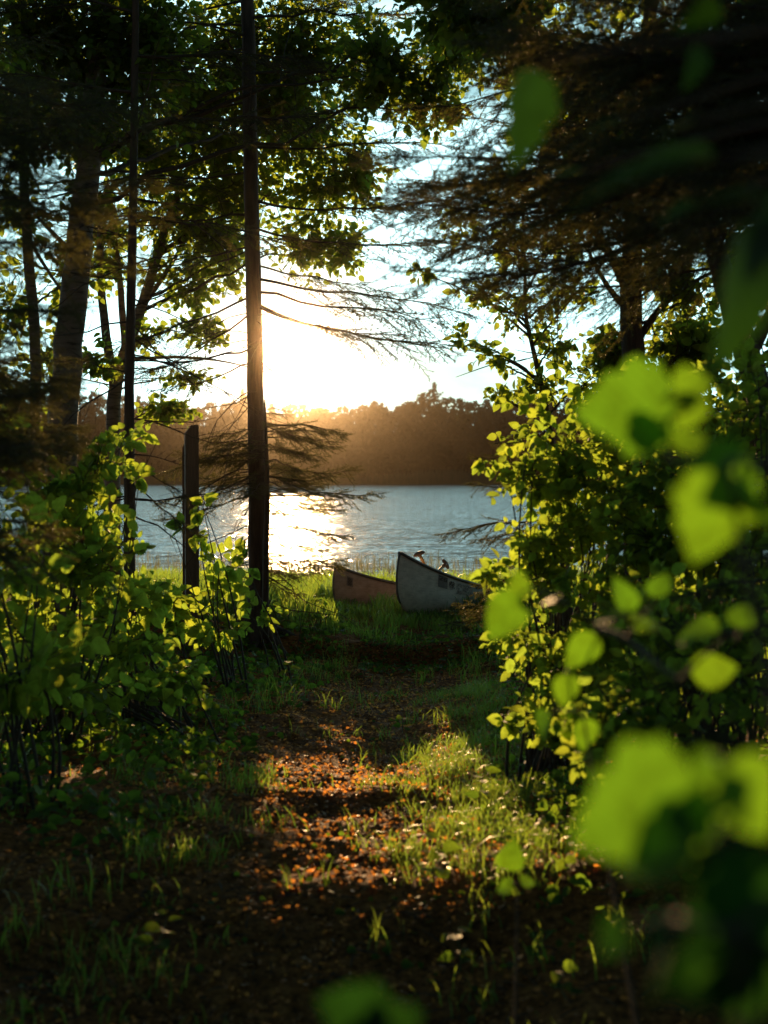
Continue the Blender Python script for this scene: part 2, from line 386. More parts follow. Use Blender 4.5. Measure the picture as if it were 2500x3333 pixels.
def smooth_path(pts, n=14):
    P = np.array([tuple(p) for p in pts], float); m = len(P)
    u = np.linspace(0, m - 1, max(n, m)); out = np.empty((len(u), P.shape[1]))
    for k in range(P.shape[1]): out[:, k] = np.interp(u, np.arange(m), P[:, k])
    for _ in range(2):
        out[1:-1] = .25 * out[:-2] + .5 * out[1:-1] + .25 * out[2:]
    return out
def px_trunk(mb, pts, d, k=12, n=22, lump=.10, flare=False):
    """pts: (px, py, width_px[, depth]) of a trunk seen in the photo"""
    rows = []
    for p in pts:
        dd = p[3] if len(p) > 3 else d
        w = W(p[0], p[1], dd); rows.append((w.x, w.y, w.z, p[2] * mpp(dd) / 2))
    S = smooth_path(rows, n)
    S[:, :2] += rng.normal(size=(len(S), 2)) * S[:, 3:4] * .05
    if flare:
        b0 = S[0].copy(); g = gzs(b0[0], b0[1])
        S = np.vstack([[b0[0], b0[1], g - .12, b0[3] * 1.7], [b0[0], b0[1], g + .02, b0[3] * 1.45], [b0[0], b0[1], g + .10, b0[3] * 1.15], S[S[:, 2] > g + .16]])
    mb.tube(S[:, :3], S[:, 3], k, True, lump)
    return S

# conifer boughs ------------------------------------------------------
def needle_tris(A, D, n_per_m, L, w, spread=.9):
    """needles along straight twiglets from A with vectors D"""
    V = []
    for a, d in zip(A, D):
        l = np.linalg.norm(d); k = max(3, int(l * n_per_m)); u = (np.arange(k) + rng.random(k)) / k
        p = a + u[:, None] * d; dn = d / l
        q = rng.normal(size=(k, 3)); q[:, 2] *= .5; q -= (q @ dn)[:, None] * dn; q = nrm(q)
        x = nrm(dn * .55 + q * spread); s = nrm(np.cross(x, rng.normal(size=(k, 3)))) * w / 2
        ll = L * rng.uniform(.7, 1.15, k)[:, None]
        V.append(np.stack([p - s, p + s, p + x * ll], 1))
    V = np.concatenate(V); n = len(V)
    return V.reshape(-1, 3), np.arange(n * 3).reshape(-1, 3)
def make_bough(L, seed, dens=1.45, bare=.10, nl=.016, nw=.0032, npm=520):
    global rng
    keep = rng; rng = np.random.default_rng(seed)
    wood = MB(); n = 10; t = np.linspace(0, 1, n)
    bend = rng.normal(size=2) * .04
    ax = np.stack([t * L, bend[0] * L * np.sin(t * 3), -.16 * L * t ** 1.4 + .10 * L * t ** 3 + bend[1] * L * t * (1 - t)], -1)
    wob = np.cumsum(rng.normal(size=(n, 3)) * .016 * L, 0); wob -= wob[0]; ax[:, 1:] += wob[:, 1:]
    wood.tube(ax, np.linspace(.006 * L + .003, .0016, n), 5, False)
    A = []; D = []
    m = int(26 * dens * L)
    for q in range(m):
        u = bare + (1 - bare) * (q + rng.random()) / m
        p = np.array([np.interp(u, t, ax[:, k]) for k in range(3)])
        tl = L * (.42 * (1 - u) ** .7 + .05) * rng.uniform(.45, 1.1) * min(1, .35 + (u - bare) * 4)
        sg = 1 if q % 2 else -1
        dirv = nrm(np.array([rng.uniform(.5, 1.0), sg * rng.uniform(.5, 1.1), rng.normal() * .30 - .16]))
        e = p + dirv * tl; e[2] -= .12 * tl
        wood.tube([p, (p + e) / 2 + rng.normal(size=3) * .01, e], [.0028, .002, .001], 3, False)
        A.append(p + (e - p) * .15); D.append((e - p) * .85)
        k = int(tl / .045)
        for z in range(k):
            uu = .2 + .8 * (z + .5) / k; s2 = 1 if z % 2 else -1
            pp = p + (e - p) * uu
            side = np.array([-dirv[1], dirv[0], 0]) * s2
            d2 = nrm(dirv * .8 + side * .75 + rng.normal(size=3) * .14) * rng.uniform(.03, .11) * (1.2 - .6 * uu) * min(1.4, L)
            A.append(pp); D.append(d2)
            if rng.random() < .5: wood.tube([pp, pp + d2], [.0012, .0008], 3, False)
    A.append(ax[-3]); D.append(ax[-1] - ax[-3] + np.array([.03, 0, 0]))
    V, T = needle_tris(A, D, npm, nl, nw)
    wm = wood.data('bough', M['twig']); nm = mesh_np('needles', V, [T], M['needle'])
    rng = keep
    return wm, nm
BOUGHS = [make_bough(1.0, 100 + q) for q in range(5)]
LONG = [make_bough(2.3, 300 + q, 1.0, .18, .018, .0030, 360) for q in range(5)]
AIRY = [make_bough(1.9, 400 + q, .9, .30, npm=420) for q in range(3)]
SPARSE = [make_bough(1.0, 200 + q, .9, .3, npm=400) for q in range(3)]
def add_bough(tree, p, az, el, s, roll=0, lib=None, q=None, droop=1.0):
    lib = lib or BOUGHS; wm, nm = lib[random.randrange(len(lib)) if q is None else q]
    o = link(bpy.data.objects.new('bough', wm), tree); n = link(bpy.data.objects.new('needles', nm), o)
    o.location = Vector(p) - tree.location
    # az: 0 = right (+x), 90 = away; el above horizontal
    o.rotation_euler = (Matrix.Rotation(R(az), 4, 'Z') @ Matrix.Rotation(-R(el), 4, 'Y') @ Matrix.Rotation(R(roll), 4, 'X')).to_euler()
    o.scale = (s, s * .85, s * droop)
    return o
def on_trunk(S, z):
    return Vector((float(np.interp(z, S[:, 2], S[:, 0])), float(np.interp(z, S[:, 2], S[:, 1])), z))

# ================================================================== CANOES
def hull_pt(s, v, side, L=5.0, B=.90):
    """s in [-1,1] bow at -1; v 0 keel .. 1 gunwale"""
    a = abs(s)
    b = B / 2 * max(0.0, 1 - a ** 2.3) ** .9
    keel = .03 * a ** 4; sheer = .325 + .295 * a ** 3.4
    rnd = max(0.0, (a - .80) / .2)
    keel += .10 * rnd ** 3
    w = b * (math.sin(min(1, v * 1.9) * math.pi / 2) ** (.7 + .5 * a)) * (1 - .05 * v ** 3)
    prof = -.13 * (1 - v) ** 2.2 - .055 * v ** 3
    x = s * L / 2 + math.copysign(1, s) * prof * a ** 12
    return Vector((x, side * w, keel + (sheer - keel) * (1 - math.cos(v * math.pi / 2)) ** .75 if v < 1 else sheer))
def make_canoe(bow, heading, pitch, label, hullmat, extra):
    """bow: world point of the bow tip; heading: direction the hull runs back to, degrees right of +Y"""
    L = 5.0; ns = 61; nv = 13
    root = empty('canoe', (0, 0, 0), label, 'canoe', None)
    ss = -np.cos(np.linspace(0, math.pi, ns))
    V = []; Q = []
    for si in ss:
        for v in np.linspace(1, 0, nv): V.append(hull_pt(si, v, 1))
        for v in np.linspace(0, 1, nv)[1:]: V.append(hull_pt(si, v, -1))
    w = 2 * nv - 1
    for a in range(ns - 1):
        for c in range(w - 1): Q.append((a * w + c, a * w + c + 1, (a + 1) * w + c + 1, (a + 1) * w + c))
    me = mesh_np('hull', V, [np.array(Q)], hullmat)
    hull = link(bpy.data.objects.new('hull', me), root)
    so = hull.modifiers.new('thickness', 'SOLIDIFY'); so.thickness = .006; so.offset = 0
    def strip(pts, r, name, k=6, flat=1.0):
        mb = MB(); mb.tube(pts, r, k); o = mb.build(name, M['rail'], None); o.parent = root; return o
    for side in (1, -1):
        strip([hull_pt(s, 1, side) + Vector((0, side * .006, .002)) for s in ss], .017, 'gunwale')
    for e in (-1, 1):
        mb = MB(); pts = [hull_pt(e, v, 1) for v in np.linspace(0, 1, 14)]
        mb.tube(pts, .012, 6); o = mb.build('stem_band', M['rail']); o.parent = root
        # riveted inner seam of the stem plate
        for side in (1, -1):
            mb = MB()
            for v in np.linspace(.18, .96, 30):
                p = hull_pt(e * .975, v, side); mb.add([p + Vector((dx, side * .004 * (1 if dx == 0 and dz == 0 else 0), dz)) for dx, dz in ((-.006, 0), (0, -.006), (.006, 0), (0, .006), (0, 0))], None, [(0, 1, 4), (1, 2, 4), (2, 3, 4), (3, 0, 4)])
            o = mb.build('rivet_seam', M['rail']); o.parent = root
        a = [hull_pt(e * q, 1, 1) + Vector((0, 0, -.004)) for q in (.80, .86, .92, .97, 1)]; c = [Vector((p.x, -p.y, p.z)) for p in a]
        mb = MB(); mb.add(a + c, [(k, k + 1, k + 6, k + 5) for k in range(4)]); o = mb.build('deck_plate', hullmat); o.parent = root
        so = o.modifiers.new('thickness', 'SOLIDIFY'); so.thickness = .006
    for q in (-.12, .62, -.56):
        a = hull_pt(q, 1, 1); c = hull_pt(q, 1, -1); dz = Vector((0, 0, -.03))
        wd = .035 if q == -.12 else .11
        mb = MB(); mb.add([a + dz + Vector((-wd, 0, 0)), a + dz + Vector((wd, 0, 0)), c + dz + Vector((wd, 0, 0)), c + dz + Vector((-wd, 0, 0))], [(0, 1, 2, 3)])
        o = mb.build('thwart' if q == -.12 else 'seat', M['rail']); o.parent = root
        so = o.modifiers.new('thickness', 'SOLIDIFY'); so.thickness = .02
    extra(root)
    # local -X (bow) looks towards the camera; +X runs away along heading
    th = R(90 - heading)
    rot = Matrix.Rotation(th, 4, 'Z') @ Matrix.Rotation(R(pitch), 4, 'Y')
    tip = rot @ hull_pt(-1, 1, 1)
    root.rotation_euler = rot.to_euler(); root.location = Vector(bow) - tip
    return root
def surf_patch(root, name, s0, s1, v0, v1, side, mat, off=.007, n=8, holes=None):
    """a decal that follows the hull; off metres proud of it"""
    V = []; Q = []
    for a in range(n + 1):
        for c in range(n + 1):
            s = s0 + (s1 - s0) * a / n; v = v0 + (v1 - v0) * c / n
            p = hull_pt(s, v, side); q = hull_pt(s + .002, v, side) - p; r = hull_pt(s, v + .002, side) - p
            nn = q.cross(r).normalized()
            if nn.y * side < 0: nn = -nn
            V.append(p + nn * off)
    for a in range(n):
        for c in range(n):
            if holes and holes(a, c): continue
            k = a * (n + 1) + c; Q.append((k, k + 1, k + n + 2, k + n + 1))
    o = link(bpy.data.objects.new(name, mesh_np(name, V, [np.array(Q)], mat)), root); return o
SIDE = -1
def extra_right(root):
    surf_patch(root, 'sticker', -.808, -.760, .74, .955, SIDE, M['decal'])
    # the faded number 26, bitmap strokes bent over the hull
    glyph = {'2': ['111', '001', '011', '110', '111'], '6': ['011', '100', '111', '101', '111']}
    for gi, ch in enumerate('26'):
        rows = glyph[ch]; s0 = -.805 + gi * .022
        for_r = []
        surf_patch(root, 'number', s0, s0 + .018, .86, .94, SIDE, M['ink'], .010, 15,
                   lambda a, c, rows=rows: rows[4 - c // 3][a // 5] == '0')
    rr = np.random.default_rng(26).random((14, 14))
    def emblem(a, c):
        d = math.hypot(a - 6.5, c - 6.5); return d > 6.8 or rr[a, c] < (.35 if d < 4.5 else .6)
    surf_patch(root, 'emblem', -.754, -.720, .74, .93, SIDE, M['ink'], .008, 14, emblem)
    rr2 = np.random.default_rng(5).random((24, 24))
    surf_patch(root, 'worn_label', -.712, -.630, .70, .93, SIDE, M['decal'], .007, 24, lambda a, c: rr2[a, c] < .55)
    surf_patch(root, 'pale_band', -.626, -.592, .62, .95, SIDE, M['pale'], .007)
def extra_left(root):
    surf_patch(root, 'number_plate', -.945, -.918, .74, .90, SIDE, M['decal'])
    surf_patch(root, 'emblem', -.940, -.923, .76, .88, SIDE, M['ink'], .010, 9, lambda a, c: (a * 7 + c * 5) % 4 == 0)
c1 = make_canoe(W(1302, 1800, 14.0), 36, 7.0, 'grey aluminium canoe with worn stickers and two paddles inside', M['alu'], extra_right)
c2 = make_canoe(W(1093, 1840, 15.2), 58, 1.0, 'duller brownish canoe with one small plate near its bow, behind the canoe with paddles', M['alu2'], extra_left)
c1['group'] = c2['group'] = 'canoes pulled up on the bank'
bpy.context.view_layer.update()
def paddle(top_px, d0, ax, Lp, label):
    top = W(*top_px, d0)
    ax = Vector(ax).normalized()
    root = empty('paddle', top, label, 'paddle', 'paddles lying in the right canoe')
    sh = Lp * .62
    mb = MB(); mb.tube([top + ax * t for t in (0.01, sh * .4, sh * .7, sh)], [.0165, .0155, .0155, .016], 10); mb.build('shaft', M['wood'], root)
    side = ax.cross(Vector((0, 1, .2))).normalized(); nn = ax.cross(side).normalized()
    if side.z > .0 and False: side = -side
    # rounded T grip: an elongated palm bar with a swollen middle
    g = []; rr = []
    for t in np.linspace(-1, 1, 13):
        g.append(top + side * t * .062 - ax * .012 * (1 - t * t) + ax * 0.006 * abs(t)); rr.append(.019 * (1 - abs(t) ** 3.2) ** .5 + .003)
    mb = MB(); mb.tube(g, rr, 10); mb.tube([top + ax * t for t in (-.01, .02, .055)], [.024, .022, .017], 10); mb.build('grip', M['grip'], root)
    V = []; Q = []; n = 14
    for k in range(n + 1):
        t = k / n; w = .085 * min(1, (t * 3.2) ** .6) * (1 - max(0, t - .8) ** 2 * 9) ; th = .008
        c = top + ax * (sh - .03 + (Lp - sh) * t)
        for a, h_ in ((-1, 0), (0, 1), (1, 0), (0, -1)): V.append(c + side * w * a + nn * th * h_)
    for k in range(n):
        for a in range(4): Q.append((k * 4 + a, k * 4 + (a + 1) % 4, k * 4 + 4 + (a + 1) % 4, k * 4 + 4 + a))
    Q.append((0, 3, 2, 1)); Q.append((n * 4, n * 4 + 1, n * 4 + 2, n * 4 + 3))
    mb = MB(); mb.add(V, Q); mb.build('blade', M['wood'], root)
paddle((1364, 1803), 14.3, (.11, .33, -.20), .95, 'taller wooden paddle leaning left, grip highest above the canoe rim')
paddle((1450, 1836), 15.0, (-.105, -.13, -.095), .80, 'shorter wooden paddle leaning right, its grip low over the canoe rim')

# ================================================================== FAR SHORE
def far_wood():
    V = []; T = []; n0 = 0
    for row, (yy, hmul) in enumerate([(301, .80), (306, .93), (312, 1.0), (320, 1.06)]):
        x = -150.0
        while x < 150:
            x += rng.uniform(2.2, 5.0); y = yy + rng.normal() * 1.6
            H = 17.2 * hmul * rng.uniform(.84, 1.05) * (1 + .05 * math.sin(x * .06) + .04 * math.sin(x * .19 + 1))
            con = rng.random() < .12; n = 420
            q = rng.random(n) ** (.75)
            z = .6 + H * q; hw = (rng.uniform(2.0, 3.4)) * (np.clip((1 - q) * 1.4, 0, 1) ** .8 if con else np.sqrt(np.clip(1 - ((q - .55) / .47) ** 2, .02, 1)))
            a = rng.random(n) * 6.28; rr = hw * rng.random(n) ** .35
            c = np.stack([x + rr * np.cos(a), y + rr * np.sin(a), z], -1)
            s = rng.uniform(.35, .95, n)[:, None]
            d1 = nrm(rng.normal(size=(n, 3))) * s; d2 = nrm(rng.normal(size=(n, 3))) * s
            V.append(np.stack([c - d1, c + d1 * .6 + d2, c + d1 * .5 - d2 * .7], 1).reshape(-1, 3))
    # dense inner mass of the wood: an uneven closed thicket a few metres deep
    xw = np.arange(-170, 170, 1.1); hh = 11.5 + 2.2 * np.sin(xw * .09) + 1.6 * fbm(xw * .25, xw * 0, 3) + rng.normal(size=len(xw)) * .5
    for ya, k in ((304, .82), (311, .95), (322, 1.0)):
        for q in range(len(xw) - 1):
            a, b_ = xw[q], xw[q + 1]; yb = ya + rng.normal() * .7
            for (p1, p2, p3) in (((a, ya, 0), (b_, yb, 0), (b_, ya + 1, hh[q + 1] * k)), ((a, ya, 0), (b_, ya + 1, hh[q + 1] * k), (a, yb + 1, hh[q] * k))):
                V.append(np.array([p1, p2, p3], float))
    V = np.concatenate(V); Tt = np.arange(len(V)).reshape(-1, 3)
    me = mesh_np('far_forest', V, [Tt], M['farleaf'], smooth=False)
    tag(link(bpy.data.objects.new('far_forest', me)), 'dark wood along the far lake shore', None, None, 'stuff')
    # trunks of that wood and a low marshy margin
    n = 24000; x = rng.uniform(-150, 150, n); y = rng.uniform(296.5, 301, n)
    h = rng.uniform(.5, 2.6, n) * (1 + .4 * np.sin(x * .11)); w = rng.uniform(.08, .25, n)
    b0 = np.stack([x - w, y, np.full(n, -.05)], -1); b1 = np.stack([x + w, y, np.full(n, -.05)], -1); tp = np.stack([x + rng.normal(size=n) * .3, y, h], -1)
    V = np.stack([b0, b1, tp], 1).reshape(-1, 3)
    me = mesh_np('marsh_grass', V, [np.arange(len(V)).reshape(-1, 3)], M['reed'], smooth=False)
    tag(link(bpy.data.objects.new('marsh_grass', me)), 'brown marsh growth along the far waterline', None, None, 'stuff')
far_wood()
def far_pine(px, top, wpx, label, d=308):
    p = W(px, 1545, d); H = (1545 - top) * mpp(d) + CZ; root = empty('pine_tree', (p.x, d, .7), label, 'tree')
    mb = MB(); mb.tube([(p.x, d, 0), (p.x + .2, d, H * .6), (p.x, d, H)], [.35, .22, .05], 6); mb.build('trunk', M['bark2'], root)
    V = []
    for lv in range(9):
        z = H * (.58 + .42 * lv / 8); w = wpx * mpp(d) / 2 * (.95 - .07 * abs(lv - 4)) * (1 - .75 * (lv / 8) ** 3)
        for b in range(5):
            a = rng.random() * 6.28; L = w * rng.uniform(.5, 1.2); c0 = np.array([p.x + math.cos(a) * L * .6, d + math.sin(a) * L * .6, z + rng.normal() * .2 - .3])
            n = 26; c = c0 + rng.normal(size=(n, 3)) * np.array([L * .3, L * .3, .22]); s = rng.uniform(.12, .36, n)[:, None]
            d1 = nrm(rng.normal(size=(n, 3))) * s; d2 = nrm(rng.normal(size=(n, 3))) * s
            V.append(np.stack([c - d1, c + d1 + d2, c + d1 - d2], 1).reshape(-1, 3))
    V = np.concatenate(V); objnp('crown', mesh_np('crown', V, [np.arange(len(V)).reshape(-1, 3)], M['farleaf'], smooth=False), root)
far_pine(1412, 1252, 90, 'lone pine standing above the far treeline, seen over the right canoe')
far_pine(790, 1272, 40, 'small spire-topped conifer poking above the far treeline left of the big trunk')

# ================================================================== GRASS AND GROUND COVER
def blades(name, x, y, h, w, lean, mat, label, z=None, kind='stuff', seg3=True):
    n = len(x); z0 = gz(x, y) - .01 if z is None else z
    a = rng.random(n) * 6.28; ld = np.stack([np.cos(a), np.sin(a), np.zeros(n)], -1)
    f = rng.random(n) * 6.28; wd_ = np.stack([np.cos(f), np.sin(f), np.zeros(n)], -1)
    b = np.stack([x, y, z0], -1); up = np.array([0, 0, 1.0])
    ln = (lean * rng.uniform(.2, 1.5, n) * h)[:, None]; H = h[:, None]; w2 = (w / 2)[:, None]
    p1 = b + up * H * .5 + ld * ln * .22; p2 = b + up * H * .85 + ld * ln * .62; p3 = b + up * H * (1 - .12 * np.clip(ln / H, 0, 1)) + ld * ln
    V = np.stack([b - wd_ * w2, b + wd_ * w2, p1 - wd_ * w2, p1 + wd_ * w2, p2 - wd_ * w2 * .7, p2 + wd_ * w2 * .7, p3], 1).reshape(-1, 3)
    o = (np.arange(n) * 7)[:, None]
    Qs = np.concatenate([o + np.array([[0, 1, 3, 2]]), o + np.array([[2, 3, 5, 4]])]); Ts = o + np.array([[4, 5, 6]])
    me = mesh_np(name, V, [Qs, Ts], mat)
    return tag(link(bpy.data.objects.new(name, me)), label, None, None, kind)
def tufts(n, xr, yr, dens, spread=.05, per=14):
    """tuft centres kept where dens(x,y) > random, then blades round each"""
    x = rng.uniform(*xr, n); y = rng.uniform(*yr, n); k = dens(x, y) > rng.random(n); x = x[k]; y = y[k]
    x = np.repeat(x, per) + rng.normal(size=len(x) * per) * spread; y = np.repeat(y, per) + rng.normal(size=len(y) * per) * spread
    return x, y
def off_path(x, y): return 1 - path_mask(x, y)
# short grass beside and in the path
x, y = tufts(3600, (-2.8, 2.6), (3.4, 13.3), lambda x, y: np.clip((.08 + .9 * np.exp(-((np.abs(x - path_x(y)) - .72) / .3) ** 2)) * np.clip(vnoise(x * 2.6, y * 2.6) * 3 + .55, 0, 1), 0, 1), .045, 12)
h = rng.uniform(.03, .15, len(x)) * (1 + vnoise(x, y)); blades('grass', x, y, h, rng.uniform(.003, .007, len(x)), .55, M['grass'], 'short grass tufts along the trodden path')
# grass patch right of the path (sunlit)
x, y = tufts(1500, (-.2, 1.5), (5.2, 11), lambda x, y: np.clip(vnoise(x * 2, y * 2) * 3 + .9, 0, 1) * np.exp(-((x - .55 - .03 * (y - 6)) / .38) ** 2), .05, 14)
h = rng.uniform(.03, .11, len(x)) * (1 + 1.2 * vnoise(x * 3, y * 3)); blades('grass', x, y, h, rng.uniform(.002, .006, len(x)), .9, M['grass'], 'bright grass patch on the right edge of the path')
# tall grass round the canoes
def dcan(x, y):
    f = np.ones_like(x); f *= np.clip(vnoise(x * 1.1, y * 1.1) * 2 + .9, 0.1, 1)
    return f * np.where((y < 13.4) & (np.abs(x - .45) < .55), .05, 1)
x, y = tufts(2300, (-2.6, 3.0), (12.9, 16.6), dcan, .07, 14)
h = rng.uniform(.12, .50, len(x)) * np.where(x < -1.05, .8, np.where(x < -.15, 1.15, .95))
k = (y < 14.2) & (x > -.45); h[k] *= .55
k = (x > -1.05) & (x < -.1); h[k] *= .5
k = (x > -.75) & (x < 1.2) & (y < 15.6); h[k] *= .58
blades('tall_grass', x, y, h, rng.uniform(.005, .011, len(x)), .42, M['grass'], 'tall grass standing round the two canoes')
x, y = tufts(1700, (-5, 6.5), (16, 24.5), lambda x, y: np.clip(vnoise(x * .8, y * .8) * 2 + .8, .1, 1), .10, 12)
h = rng.uniform(.10, .36, len(x)) * np.interp(y, [16, 24], [.9, .9]); blades('shore_grass', x, y, h, rng.uniform(.006, .013, len(x)), .3, M['grass'], 'tall grass on the shore behind the canoes')
# reeds standing in the water
x, y = tufts(1700, (-7, 8), (24, 34), lambda x, y: np.clip(1.1 - (y - 24) / 10, 0, 1) * np.clip(vnoise(x * .6, y * .6) * 3 + .7, 0, 1), .35, 4)
h = rng.uniform(.15, .60, len(x)) * np.interp(y, [24, 34], [1, .55]); blades('reeds', x, y, h, rng.uniform(.006, .012, len(x)), .12, M['reed'], 'thin dark reeds standing in the shallows', z=np.full(len(x), -.05))
# forest-floor plants: many small leaves low over the ground
def cover(name, n, xr, yr, dens, hmax, size, label, mat, tm=LT_mid, face=.15):
    x = rng.uniform(*xr, n); y = rng.uniform(*yr, n); k = dens(x, y) > rng.random(n); x = x[k]; y = y[k]; n = len(x)
    hn = np.clip(vnoise(x * 1.9 + 9, y * 1.9) + .6, .1, 1)
    hn = hn * np.clip((np.abs(x - path_x(y)) - .35) / .9, .2, 1)
    z = gz(x, y) + rng.random(n) ** .8 * hmax * hn + .01
    a = rng.random(n) * 6.28; X = np.stack([np.cos(a), np.sin(a), rng.normal(size=n) * .35 - .1], -1)
    N = rng.normal(size=(n, 3)) * .5 + np.array([0, -face * 2.4, 1.0])
    me = leaf_mesh(name, np.stack([x, y, z], -1), X, N, size * rng.uniform(.5, 1.3, n), tm, mat)
    return tag(link(bpy.data.objects.new(name, me)), label, None, None, 'stuff')
side = lambda x, y: np.clip((np.abs(x - path_x(y)) - .62) * 2.2, 0, 1) * np.clip(vnoise(x * 1.3, y * 1.3) * 2.2 + .85, .1, 1)
cover('ground_cover', 19000, (-4.6, -.1), (5.5, 14.5), side, .24, .060, 'low leafy plants covering the forest floor left of the path', M['forb'])
cover('ground_cover', 20000, (.3, 4.2), (4.6, 13.5), side, .22, .052, 'low leafy plants covering the forest floor right of the path', M['forb'])
cover('ground_cover', 3500, (-1.6, 1.9), (3.2, 12.5), lambda x, y: np.clip(vnoise(x * 3, y * 3) * 3 + .1, 0, .6) + .03, .05, .035, 'tiny seedlings scattered over the path', M['forb'])
cover('ground_cover', 2600, (-.2, 1.6), (12.0, 13.3), lambda x, y: np.ones_like(x) * .8, .10, .04, 'small leaves along the earth lip in front of the canoes', M['forb'])
# litter: fallen leaves, twigs and stones catch the low sun
def litter():
    n = 26000; y = 2.6 + 10 * rng.random(n) ** 1.2; x = rng.normal(size=n) * 1.1 + path_x(y)
    z = gz(x, y) + rng.uniform(.0, .014, n); a = rng.random(n) * 6.28
    X = np.stack([np.cos(a), np.sin(a), rng.normal(size=n) * .35], -1); N = rng.normal(size=(n, 3)) * .8 + np.array([0, 0, 1.0])
    me = leaf_mesh('fallen_leaves', np.stack([x, y, z], -1), X, N, rng.uniform(.010, .030, n), LT_small, M['dry'])
    tag(link(bpy.data.objects.new('fallen_leaves', me)), 'brown leaf litter on the path', None, None, 'stuff')
    mb = MB()
    for _ in range(1400):
        y = 2.8 + 9.5 * rng.random() ** 1.3; x = rng.normal() * .9 + float(path_x(y)); a = rng.random() * 3.14; L = rng.uniform(.02, .13) * (2 if rng.random() < .06 else 1)
        d = np.array([math.cos(a), math.sin(a)]) * L; z = gzs(x, y) + .004; z2 = gzs(x + d[0], y + d[1]) + .006
        mb.tube([(x, y, z), (x + d[0] * .5, y + d[1] * .5, (z + z2) / 2 + .006), (x + d[0], y + d[1], z2)], [.0022, .002, .001], 4, False)
    tag(mb.build('fallen_twigs', M['twig']), 'small broken twigs lying on the path', None, None, 'stuff')
    V = []; Tt = []; n = 3500
    ico = np.array([(0, 0, 1), (1, 0, 0), (0, 1, 0), (-1, 0, 0), (0, -1, 0), (0, 0, -.4)]) ; F = np.array([(0, 1, 2), (0, 2, 3), (0, 3, 4), (0, 4, 1), (5, 2, 1), (5, 3, 2), (5, 4, 3), (5, 1, 4)])
    y = 2.8 + 9.7 * rng.random(n) ** 1.2; x = rng.normal(size=n) * .5 + path_x(y); z = gz(x, y); s = rng.uniform(.004, .016, n)
    VV = np.stack([x, y, z], -1)[:, None] + (ico[None] * (1 + rng.normal(size=(n, 6, 1)) * .25)) * s[:, None, None] * np.array([1.2, 1.1, .75])
    me = mesh_np('soil_crumbs', VV.reshape(-1, 3), [(F[None] + (np.arange(n) * 6)[:, None, None]).reshape(-1, 3)], M['soil'], smooth=False)
    tag(link(bpy.data.objects.new('soil_crumbs', me)), 'crumbs of earth and pebbles on the path', None, None, 'stuff')
litter()
n = 900; x = rng.normal(size=n) * .16 + W(2130, 2950, 2.6).x; y = 2.6 + rng.normal(size=n) * .3; a = rng.random(n) * 6.28
me = leaf_mesh('fallen_leaves', np.stack([x, y, gz(x, y) + rng.uniform(.01, .09, n)], -1), np.stack([np.cos(a), np.sin(a), rng.normal(size=n) * .5], -1), rng.normal(size=(n, 3)) + np.array([0, -.3, .6]), rng.uniform(.02, .045, n), LT_small, M['dry'])
tag(link(bpy.data.objects.new('fallen_leaves', me)), 'heap of rusty dead leaves in the blurred lower right', None, None, 'stuff')


# ================================================================== THE TREES IN THE MIDDLE
def tree(name, label, base, group=None): return empty(name, base, label, 'tree', group)
def gpt(px, py, d):
    p = W(px, py, d); return Vector((p.x, d, gzs(p.x, d)))
# main spruce
t1 = tree('spruce_tree', 'tall straight dark trunk left of the sun, root flare beside the path', gpt(840, 2110, 12.5))
mb = MB(); S1 = px_trunk(mb, [(842, 2112, 66), (838, 1800, 60), (836, 1500, 56), (826, 1000, 52), (816, 500, 48), (806, 0, 44), (800, -600, 38), (795, -1400, 30)], 12.5, 14, 40, .08, True)
b0 = S1[0]
for a in range(6):
    ang = a * 1.05 + .4; q = .26 + .1 * random.random()
    P = [(b0[0] + math.cos(ang) * r_, b0[1] + math.sin(ang) * r_, gzs(b0[0] + math.cos(ang) * r_, b0[1] + math.sin(ang) * r_) + z_) for r_, z_ in ((.06, .22), (.12, .08), (q, .0), (q + .15, -.05))]
    mb.tube(P, [.05, .045, .028, .012], 7)
mb.build('trunk', M['bark'], t1)
# (px on trunk y, azimuth, elevation, size) for the boughs the photo shows
for (py, az, el, s, lib) in [(905, -8, -8, 2.0, BOUGHS), (985, 12, -5, 1.0, AIRY), (990, -25, -7, .8, AIRY), (950, -5, -7, 1.0, AIRY), (960, 175, -18, 1.6, BOUGHS), (1130, 190, -6, 1.2, SPARSE),
                        (1180, 172, -12, 1.0, SPARSE), (860, 30, -4, 1.4, BOUGHS), (800, 200, -4, 1.5, BOUGHS), (1010, 150, -16, 1.5, BOUGHS),
                        (650, -15, 4, 1.0, AIRY), (740, 5, 2, .9, AIRY), (700, 185, 0, .9, AIRY), (560, 185, 2, 1.7, BOUGHS), (480, 15, 6, 1.9, BOUGHS), (400, -30, 4, 1.8, BOUGHS), (330, 170, 5, 1.8, BOUGHS), (240, 0, 8, 2.0, BOUGHS), (200, 40, 6, 1.9, BOUGHS),
                        (120, 200, 8, 1.9, BOUGHS), (60, -20, 8, 2.0, BOUGHS), (0, 150, 10, 1.9, BOUGHS), (-120, 10, 10, 1.9, BOUGHS), (-200, 190, 10, 1.9, BOUGHS), (-60, 60, 10, 1.8, BOUGHS),
                        (1540, 155, -22, .9, SPARSE), (1600, 195, -12, .9, SPARSE), (1480, 205, -20, 1.0, BOUGHS), (1430, 165, -18, .95, BOUGHS)]:
    z = W(830, py, 12.5).z; add_bough(t1, on_trunk(S1, z), az, el, s / (2.3 if lib is BOUGHS and s > 1.2 else 1), random.uniform(-15, 15), LONG if lib is BOUGHS and s > 1.2 else lib)
